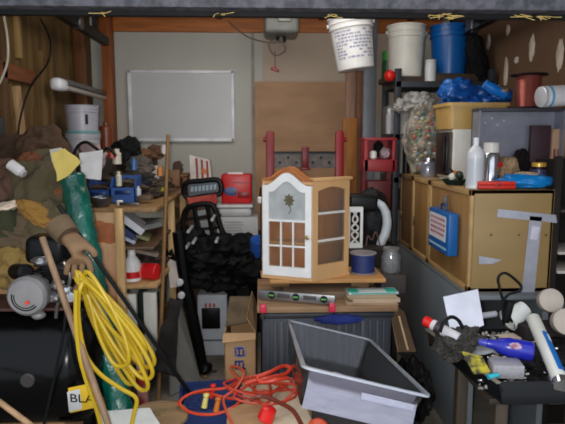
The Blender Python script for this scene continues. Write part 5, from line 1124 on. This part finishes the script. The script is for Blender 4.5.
b = B(); tube(b, [P(px, py, 2.3) for px, py in [(64, 262), (70, 276), (67, 292), (58, 304), (56, 318)]], .008, 8); link('air_pipe', b, metal((120, 116, 110), .35), t, True)
b = B(); tube(b, [P(px, py, 2.2 + .0 * py) for px, py in [(66, 300), (64, 330), (56, 370), (45, 420), (40, 440)]], .006, 8); link('power_cord', b, RUBBER, t, True)
# sticker on tank front
def ontank(px, py, off=.002):
    d = ray(px, py); oy, oz = EYE.y - TCY, EYE.z - TCZ; a_ = d.y ** 2 + d.z ** 2; b_2 = 2 * (oy * d.y + oz * d.z); c__ = oy ** 2 + oz ** 2 - (TR + off) ** 2
    s = (-b_2 - math.sqrt(max(b_2 ** 2 - 4 * a_ * c__, 0))) / (2 * a_); return EYE + d * s
def tank_patch(c4, off, nu=10, nv=10):
    b = B(); g = []
    for i in range(nu + 1):
        row = []
        for j in range(nv + 1):
            u, v = i / nu, j / nv; x = (c4[0][0] * (1 - u) + c4[1][0] * u) * (1 - v) + (c4[3][0] * (1 - u) + c4[2][0] * u) * v; y = (c4[0][1] * (1 - u) + c4[1][1] * u) * (1 - v) + (c4[3][1] * (1 - u) + c4[2][1] * u) * v
            row.append(b.verts.new(ontank(x, y, off)))
        g.append(row)
    for i in range(nu):
        for j in range(nv): b.faces.new((g[i][j], g[i + 1][j], g[i + 1][j + 1], g[i][j + 1]))
    bmesh.ops.recalc_face_normals(b, faces=b.faces[:]); return b
stk = link('sticker', tank_patch([(68, 388), (92, 383), (94, 408), (70, 413)], .0015), plastic((226, 184, 50), .3), tank, True)
link('sticker_band', tank_patch([(67, 392), (80, 389), (82, 409), (69, 412)], .0022), plastic((206, 206, 206), .3), stk, True)
# lettering BLA
pL = ontank(82, 399, .004); nrm = V(0, pL.y - TCY, pL.z - TCZ).normalized(); xa = V(1, 0, -.06).normalized(); za = nrm.cross(xa) * -1 if False else xa.cross(nrm) * -1
za = nrm.cross(xa).normalized()
if za.z < 0: za = -za
ya = za.cross(xa)
Mt = Matrix(((xa.x, ya.x, za.x, pL.x), (xa.y, ya.y, za.y, pL.y), (xa.z, ya.z, za.z, pL.z), (0, 0, 0, 1)))
tb = text_bm('BLA', .06, Mt, .0006)
link('lettering', tb, plastic((20, 20, 24)), stk, True)

# glove
t = thing('work_glove', 'tan leather work glove hanging fingers down over the yellow cord', 'glove', P(76, 250, 2.3)); gm_ = mat((128, 98, 70), .8, 0, .12, 9, .3)
def skin_obj(name, verts, edges, radii, m, par):
    me = bpy.data.meshes.new(name); me.from_pydata([tuple(v) for v in verts], edges, []); o = bpy.data.objects.new(name, me); C.objects.link(o)
    md = o.modifiers.new('s', 'SKIN')
    for i, r_ in enumerate(radii): me.skin_vertices[0].data[i].radius = (r_, r_) if not isinstance(r_, tuple) else r_
    me.skin_vertices[0].data[0].use_root = True
    sb = o.modifiers.new('u', 'SUBSURF'); sb.levels = 2; sb.render_levels = 2
    bpy.context.view_layer.update(); dg = bpy.context.evaluated_depsgraph_get(); m2 = bpy.data.meshes.new_from_object(o.evaluated_get(dg)); bpy.data.objects.remove(o)
    b = B(); b.from_mesh(m2); bpy.data.meshes.remove(m2); return link(name, b, m, par)
o0 = t.location
def gp(px, py, dy=0): return P(px, py, 2.3 + dy) - o0
vs, es, rs = [], [], []
def chain(pts, start=None):
    prev = start
    for p, r_ in pts:
        vs.append(p); rs.append(r_)
        if prev is not None: es.append((prev, len(vs) - 1))
        prev = len(vs) - 1
    return prev
palm = chain([(gp(68, 233, .02), (.04, .03)), (gp(72, 241, .0), (.05, .026)), (gp(77, 250), (.054, .024)), (gp(79, 257), (.05, .02))])
for k, (a_, b2_, c2_) in enumerate([((69, 262), (67, 269), (66, 275)), ((75, 264), (74, 272), (74, 279)), ((82, 263), (82, 271), (83, 278)), ((88, 260), (90, 267), (92, 273))]):
    chain([(gp(*a_, -.008), .0145), (gp(*b2_, -.012), .013), (gp(*c2_, -.006), .0115)], palm)
chain([(gp(87, 246, -.01), .017), (gp(93, 251, -.015), .015), (gp(96, 257, -.01), .013)], palm - 1)
skin_obj('leather_body', vs, es, rs, gm_, t)
b = B(); a_, c_ = P(58, 224, 2.34), P(68, 236, 2.31); lathe(b, [(.05, 0), (.056, 0), (.05, (c_ - a_).length), (.045, (c_ - a_).length)], 24, align(a_, c_)); link('cuff', b, mat((104, 84, 62), .9, 0, .15, 9, .3), t, True)

# yellow extension cord coil
b = B(); pts = []; rp = random.Random(12)
top = P(80, 282, 2.2)
ends = [(150, 378), (146, 390), (140, 372), (152, 366), (132, 384), (124, 366), (144, 352)]
for k, (ex, ey) in enumerate(ends):
    Yk = 2.12 + .018 * (k % 5); tx_, ty_ = 80 + rp.uniform(-5, 7), 276 + rp.uniform(-5, 6)
    dx_, dy_ = ex - tx_, ey - ty_; L2 = math.hypot(dx_, dy_); nx, ny = -dy_ / L2, dx_ / L2; wdt = 8 + rp.uniform(-2, 5)
    pts += [P(tx_, ty_, Yk + .03), P(tx_ + dx_ * .25 + nx * -wdt * .7, ty_ + dy_ * .25 - ny * wdt * .7, Yk), P(tx_ + dx_ * .65 - nx * wdt, ty_ + dy_ * .65 - ny * wdt, Yk - .01), P(tx_ + dx_ * .93 - nx * wdt * .7, ty_ + dy_ * .93 - ny * wdt * .7, Yk - .02), P(ex, ey, Yk),
            P(tx_ + dx_ * .92 + nx * wdt * .8, ty_ + dy_ * .92 + ny * wdt * .8, Yk + .02), P(tx_ + dx_ * .6 + nx * wdt, ty_ + dy_ * .6 + ny * wdt, Yk + .03), P(tx_ + dx_ * .25 + nx * wdt * .6, ty_ + dy_ * .25 + ny * wdt * .6, Yk + .04)]
pts += [P(px, py, 2.1) for px, py in [(82, 284), (78, 310), (84, 350), (98, 372), (120, 388), (136, 398), (134, 414), (128, 440)]]
tube(b, pts, .0085, 8, 4)
t = one('extension_cord', 'thick yellow extension cord hanging in a coil from the compressor', 'cord', b, mat((186, 154, 20), .42, 0, .06, 8))
b = B(); tube(b, [P(px, py, 2.08) for px, py in [(76, 290), (76, 320), (79, 352), (86, 380), (96, 408), (102, 430)]], .0085, 8)
link('trailing_end', b, mat((186, 154, 20), .42, 0, .06, 8), t, True)
# green wrapped roll
p0 = P(72, 176, 2.72); p1 = P(122, 420, 2.42); d = p1 - p0; p2 = p0 + d * ((p0.z - .002) / -d.z)
t = thing('plastic_roll', 'long dark green shiny plastic-wrapped roll leaning beside the yellow cord', 'roll', p2); Md = align((0, 0, 0), p0 - p2); ln = (p0 - p2).length
b = B(); pr = [(0, 0), (.05, 0)] + [(.058 + .003 * math.sin(k * 1.7) + .002 * math.sin(k * .6), .02 + (ln - .03) * k / 60) for k in range(61)] + [(.052, ln), (0, ln)]; lathe(b, pr, 36, Md)
for v in b.verts: v.co += V(1, 1, 1) * .006 * noise.noise(v.co * 18)
link('roll_body', b, mat((8, 86, 72), .2, 0, .3, 14, .5, .3, (1, 1, .5)), t)
b = B(); lathe(b, [(0, ln - .001), (.05, ln - .001), (.054, ln + .004), (0, ln + .006)], 30, Md); link('end_face', b, plastic((8, 50, 40), .5), t)
# black long bar
p0, p1 = P(58, 205, 2.44), P(193, 398, 2.62); d = p1 - p0; p2 = P(193, 398, 2.72)
b = B(); Mb_ = align(p1, p0); L_ = d.length; tb = B(); box(tb, (0, 0, L_ / 2), (.028, .018, L_), None, .004); tb.transform(Mb_); _merge(b, tb); t = one('rubber_bar', 'long straight black bar slanting from the clothes to the blue crate', 'bar', b, RUBBER)
# sticks
p0, p1 = P(42, 237, 2.2), P(108, 424, 2.02); d = p1 - p0; p2 = p0 + d * ((p0.z - .01) / -d.z)
b = B(); cyl(b, p2, p0, .0135, .0125, 12, .003); one('wooden_stick', 'brown wooden stick leaning across the front of the compressor', 'stick', b, wood((136, 106, 80), 'z'))
b = B(); p0, p1 = P(-30, 380, 2.05), P(40, 432, 1.98); cyl(b, p1, p0, .011, .011, 12, .003); one('wooden_stick', 'tan wooden stick crossing the bottom left corner', 'stick', b, wood((160, 126, 92), 'z'))

# ================================================================ BOTTOM CENTRE
# wooden spool lid
zc = .42; q = H(158, 414, zc); t = thing('wooden_spool', 'round wooden cable spool seen from above beside the yellow cord', 'spool', (q.x, q.y, 0)); wm = mat((140, 112, 78), .75, 0, .15, 6, .1, 0, (1, 4, 1))
for z in (.0, zc - .02): b = B(); cyl(b, (0, 0, z), (0, 0, z + .02), .13, seg=40, bev=.003); link('flange', b, wm, t)
b = B(); cyl(b, (0, 0, .02), (0, 0, zc - .02), .07, seg=30); link('core', b, wm, t)
b = B()
for x, y in ((-.01, .02), (.02, .03), (-.04, .025), (.0, -.01)): cyl(b, (x, y, zc), (x, y, zc + .006), .012, seg=6)
link('bolt_head', b, metal((176, 160, 120), .5), t)
b = B(); drape(b, [H(100, 412, .45), H(150, 408, .45), H(170, 440, .44), H(96, 440, .44)], .004, 14, 12, .006, 6, 7); t = one('white_sheet', 'white plastic sheet edge at the bottom below the yellow cord', 'sheet', b, plastic((216, 216, 212), .5))
b = B(); q = H(128, 440, .0); box(b, (q.x + .03, 2.08, .21), (.2, .2, .42), None, .004); one('carton', 'carton at the bottom edge under the white plastic sheet', 'carton', b, mat((120, 96, 70), .85))
# blue crate
q = P(212, 405, 2.5); cz_ = .40; t = thing('blue_crate', 'dark blue plastic crate of cords at the bottom centre-left', 'crate', (H(212, 400, cz_).x, 2.54, 0), (0, 0, 6))
b = B(); tub(b, .30, .30, cz_, .9, .008, .02); link('body', b, plastic((24, 46, 96), .5), t)
b = B(); lump(b, (0, 0, cz_ - .03), (.25, .25, .06), 301, .3, 3, 4); link('blue_cloth', b, cloth((28, 48, 100)), t)
for i, (px, py, c_, nm, lab) in enumerate([(211, 398, (214, 36, 20), 'red_plug', 'red plug end standing in the blue crate'), (204, 408, (216, 200, 110), 'yellow_plug', 'pale yellow plug on the blue cloth in the crate'), (216, 412, (206, 110, 30), 'orange_plug', 'orange plug beside the red one in the crate')]):
    q = H(px, py, cz_ + .01); b = B(); cyl(b, (0, 0, 0), (.01, .01, .05), .014, .011, bev=.003); lump(b, (.01, .01, .055), (.03, .03, .02), i, .1, 2, 2); one(nm, lab, 'plug', b, plastic(c_), q)
# orange cords
def cord(pts, r, c_, name, lab):
    b = B(); tube(b, pts, r, 8, 6); return one(name, lab, 'cord', b, plastic(c_, .45))
oc = (206, 66, 36); rp = random.Random(31)
cord([H(px, py, z) for px, py, z in [(178, 404, .44), (186, 396, .43), (200, 392, .44), (215, 395, .45), (228, 398, .45), (240, 400, .46), (232, 408, .46), (215, 414, .44), (198, 414, .43), (186, 410, .43), (180, 402, .45), (190, 394, .46), (206, 390, .46), (226, 388, .47), (240, 382, .48), (250, 376, .5)]], .0065, oc, 'extension_cord', 'orange extension cord looped over the blue crate')
pts = []
for k in range(24):
    a = k * 1.9; cx, cy = 262 + 14 * math.sin(k * .7), 388 - 5 * math.cos(k * .9); pts.append(H(cx + (24 + 8 * rp.random()) * math.cos(a), cy + (8 + 6 * rp.random()) * math.sin(a), .47 + .02 * (k % 4)))
cord(pts, .0055, (186, 60, 36), 'extension_cord', 'tangled orange-red extension cord heaped before the grey tote')
pts = [H(px, py, z) for px, py, z in [(245, 384, .56), (256, 380, .57), (270, 377, .58), (285, 374, .57), (290, 368, .58), (283, 366, .59), (270, 372, .6), (258, 377, .59), (262, 382, .58), (276, 380, .59), (288, 378, .58)]]
cord(pts, .0085, (200, 58, 34), 'extension_cord', 'thick bright orange cord bundle against the left side of clear bin')
cord([H(px, py, z) for px, py, z in [(240, 380, .53), (232, 372, .53), (232, 366, .53), (244, 372, .55), (236, 388, .52), (224, 398, .49), (226, 410, .48), (232, 424, .46), (234, 440, .45)]], .006, (196, 76, 50), 'extension_cord', 'thin orange cord trailing down to the bottom edge')
cord([H(px, py, z) for px, py, z in [(250, 400, .53), (262, 396, .54), (278, 402, .54), (292, 410, .54), (300, 422, .53), (308, 440, .52)]], .009, (110, 44, 30), 'extension_cord', 'dark rust-brown cord crossing the cardboard scraps at the bottom')
# base pile of cardboard
b = B(); box(b, (.07, 2.42, .21), (.3, .46, .42), (0, 0, 4), .006); t = one('carton', 'low closed carton under the orange cords and cardboard scraps', 'carton', b, CARD)
for i, (cs, c_, lab) in enumerate([([(240, 388), (292, 378), (300, 404), (250, 410)], (196, 176, 150), 'pale cardboard scrap below the orange cords'), ([(228, 408), (262, 398), (275, 440), (225, 440)], (172, 134, 96), 'brown cardboard scrap at the bottom left of the red cap'), ([(268, 404), (300, 394), (320, 440), (275, 440)], (206, 188, 160), 'cream cardboard scrap at the bottom right of the red cap')]):
    b = B(); drape(b, [H(px, py, .45 + .012 * i) for px, py in cs], .006, 12, 12, .012, 6, i + 3); one('cardboard_scrap', lab, 'cardboard', b, mat(c_, .85, 0, .08, 6), group='cardboard scraps at the bottom')
q = H(265, 420, .49); b = B(); lathe(b, [(0, 0), (.03, 0), (.034, .006), (.03, .05), (.022, .056), (0, .056)], 24, Matrix.Rotation(R(20), 4, 'Y')); one('red_cap', 'round red plastic cap among the cardboard scraps at the bottom', 'ball', b, plastic((216, 30, 28), .3), q)  # red plastic cap, turned as a short tapered disc
q = H(318, 424, .50); b = B(); lump(b, q, (.07, .05, .04), 4, .2, 2, 3); one('orange_blob', 'bright orange piece at the bottom edge under the clear bin', 'plastic piece', b, plastic((226, 92, 60), .3))
# cardboard box with blue print
Yc = 2.92; q0, q1 = P(227, 395, Yc), P(256, 348, Yc); W_ = q1.x - q0.x + .01; zt_ = P(240, 333, Yc).z; dep = .5
t = thing('cardboard_box', 'open tan cardboard box with blue print left of the grey tote', 'cardboard box', ((q0.x + q1.x) / 2 - .004, Yc + dep / 2, 0), (0, 0, -0.5))
b = B(); th = .006
for s in (-1, 1): box(b, (s * (W_ / 2 - .003), 0, zt_ / 2), (th, dep, zt_))
for s in (-1, 1): box(b, (0, s * (dep / 2 - .003), zt_ / 2), (W_, th, zt_))
box(b, (0, 0, .003), (W_, dep, th)); bd = link('box_body', b, CARD, t)
b = B(); slab(b, [(-W_ / 2 - .004, -dep / 2 - .004, zt_), (W_ / 2, -dep / 2 - .004, zt_), (W_ / 2, -dep / 2 - .02, zt_ - .03), (-W_ / 2 - .008, -dep / 2 - .025, zt_ - .045)], .005); link('front_flap', b, mat((186, 146, 104), .8), t)
b = B(); slab(b, [(W_ / 2, -dep / 2 + .01, zt_), (W_ / 2, dep / 2, zt_), (W_ / 2 - .03, dep / 2 - .02, zt_ + .1), (W_ / 2 - .05, -dep / 2 + .04, zt_ + .07)], .005); link('side_flap', b, mat((150, 118, 84), .8), t)
b = B(); slab(b, [(-W_ / 2, -dep / 2 + .1, zt_ + .003), (W_ / 2 - .03, -dep / 2 + .18, zt_ + .004), (W_ / 2 - .03, dep / 2, zt_ + .06), (-W_ / 2, dep / 2, zt_ + .06)], .005); link('rear_flap', b, mat((96, 80, 60), .8, 0, .3, 8), t)
b = B(); yy = -dep / 2 - .002
def mk(x0, x1, z0, z1): box(b, ((x0 + x1) / 2, yy, (z0 + z1) / 2), (x1 - x0, .003, z1 - z0))
u = W_
for (r0, z_) in ((0, .29), (1, .22)):
    zz_ = zt_ - .13 - .075 * r0 + .0
    mk(-.03, -.02, zz_, zz_ + .05); mk(-.03, .02, zz_ + .04, zz_ + .05); mk(-.01, .0, zz_, zz_ + .04); mk(.012, .022, zz_, zz_ + .035); mk(-.03, .03, zz_, zz_ + .008)
link('blue_print', b, plastic((36, 50, 120), .6), bd)
b = B(); lathe(b, [(.028, -.002), (.033, -.002), (.033, .002), (.028, .002)], 24, Matrix.Translation((0, yy, zt_ - .105)) @ Matrix.Rotation(R(90), 4, 'X')); link('print_ring', b, plastic((120, 130, 170), .6), bd)

# clear plastic under-bed bin, near end tipped up
rA, rC, rD = ray(288, 319), ray(431, 396), ray(303, 366)
ey = ray(260, 234); ex = ey.cross(rD.cross(rC)).normalized()
if ex.x < 0: ex = -ex
ez = ex.cross(ey); D_ = P(303, 366, 1.74)
def span(D, e, r):      # length along e from D to the ray r (least squares)
    w_ = D - EYE; a_, b_3, c_ = e.dot(e), e.dot(r), r.dot(r); d_, f_ = e.dot(w_), r.dot(w_); return (b_3 * f_ - c_ * d_) / (a_ * c_ - b_3 * b_3)
wx, wy, hb_ = span(D_, ex, rC), span(D_, ey, rA), .145
base = D_ + ex * wx / 2 + ey * wy / 2 - ez * hb_
Mbn = Matrix(((ex.x, ey.x, ez.x, base.x), (ex.y, ey.y, ez.y, base.y), (ex.z, ey.z, ez.z, base.z), (0, 0, 0, 1)))
t = thing('clear_bin', 'long empty clear plastic bin lying tipped up in the foreground', 'bin', base); t.rotation_euler = Mbn.to_euler()
print('BIN', [[round(c, 2) for c in (Mbn @ V(sx * wx / 2 * .9, sy * wy / 2 * .9, 0))] for sx in (-1, 1) for sy in (-1, 1)], wx, wy)
cm = clear((234, 233, 236), .2, .08, .02); cm2 = clear((214, 216, 226), .2, .1, .5)
b = B(); tub(b, wx - .02, wy - .02, hb_ - .01, .9, .003, .004); link('body', b, cm, t)
b = B(); n_ = 28
def rr_ring(w_, d_, r=.03, n=n_):
    out = []
    for i in range(n):
        a = 2 * math.pi * (i + .5) / n; out.append(((w_ / 2 - r) * (1 if math.cos(a) > 0 else -1) + r * math.cos(a), -((d_ / 2 - r) * (1 if math.sin(a) > 0 else -1) + r * math.sin(a))))
    return out
frame_prism(b, rr_ring(wx + .008, wy + .008), rr_ring(wx - .022, wy - .022), .008, Matrix.Translation((0, 0, hb_ - .004)) @ Matrix.Rotation(R(90), 4, 'X')); link('rim', b, cm2, t)
b = B()
box(b, (0, -wy * .475, hb_ * .48), (wx * .86, .003, hb_ * .86), (-3, 0, 0)); link('front_wall', b, clear((214, 212, 228), .2, .1, .30), t)
b = B(); box(b, (wx * .2, -wy * .475 - .006, hb_ * .62), (wx * .42, .005, hb_ * .16), (-3, 0, 0), .002); link('label_recess', b, clear((226, 226, 240), .2, .1, .35), t)
for y in (-.2, .15): b = B(); box(b, (0, y * wy, .008), (wx * .7, .012, .008), None, .002); link('moulded_rib', b, cm2, t)
b = B(); box(b, (.05, .12, .013), (.1, .03, .008), (0, 0, -14), .003); link('raised_mark', b, clear((250, 250, 250), .2, .1, .9), t)
lo = min((Mbn @ V(sx * wx * .4, sy * wy * .4, 0)).z for sx in (-1, 1) for sy in (-1, 1))
b = B(); box(b, (base.x + .05, base.y + .12, (lo - .01) / 2), (.28, .5, lo - .012), (0, 0, -4), .005)
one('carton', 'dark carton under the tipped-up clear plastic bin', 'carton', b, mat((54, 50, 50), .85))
b = B(); q = P(340, 322, 2.75); lump(b, (q.x, 2.79, q.z), (.22, .05, .05), 5, .25, 3, 3); one('dark_blue_cloth', 'dark blue cloth draped over the front rim of the grey tote', 'cloth', b, cloth((24, 40, 110)))
# small litter on the aisle floor
rp = random.Random(44)
for i, (px, py, c_) in enumerate([(214, 372, (60, 54, 50)), (216, 350, (200, 190, 180)), (222, 335, (40, 38, 36)), (205, 378, (120, 90, 60))]):
    q = H(px, py, 0); b = B(); lump(b, (0, 0, .008), (.04, .03, .018), i + 9, .3, 2, 2, flat=.8); one('litter', ['dark crumb of litter near the bottom of the aisle', 'pale scrap of litter in the middle of the aisle floor', 'black scrap of litter beside the cardboard box', 'tan chip of litter behind the blue crate'][i], 'litter', b, mat(c_, .8), q, group='litter on the aisle floor')
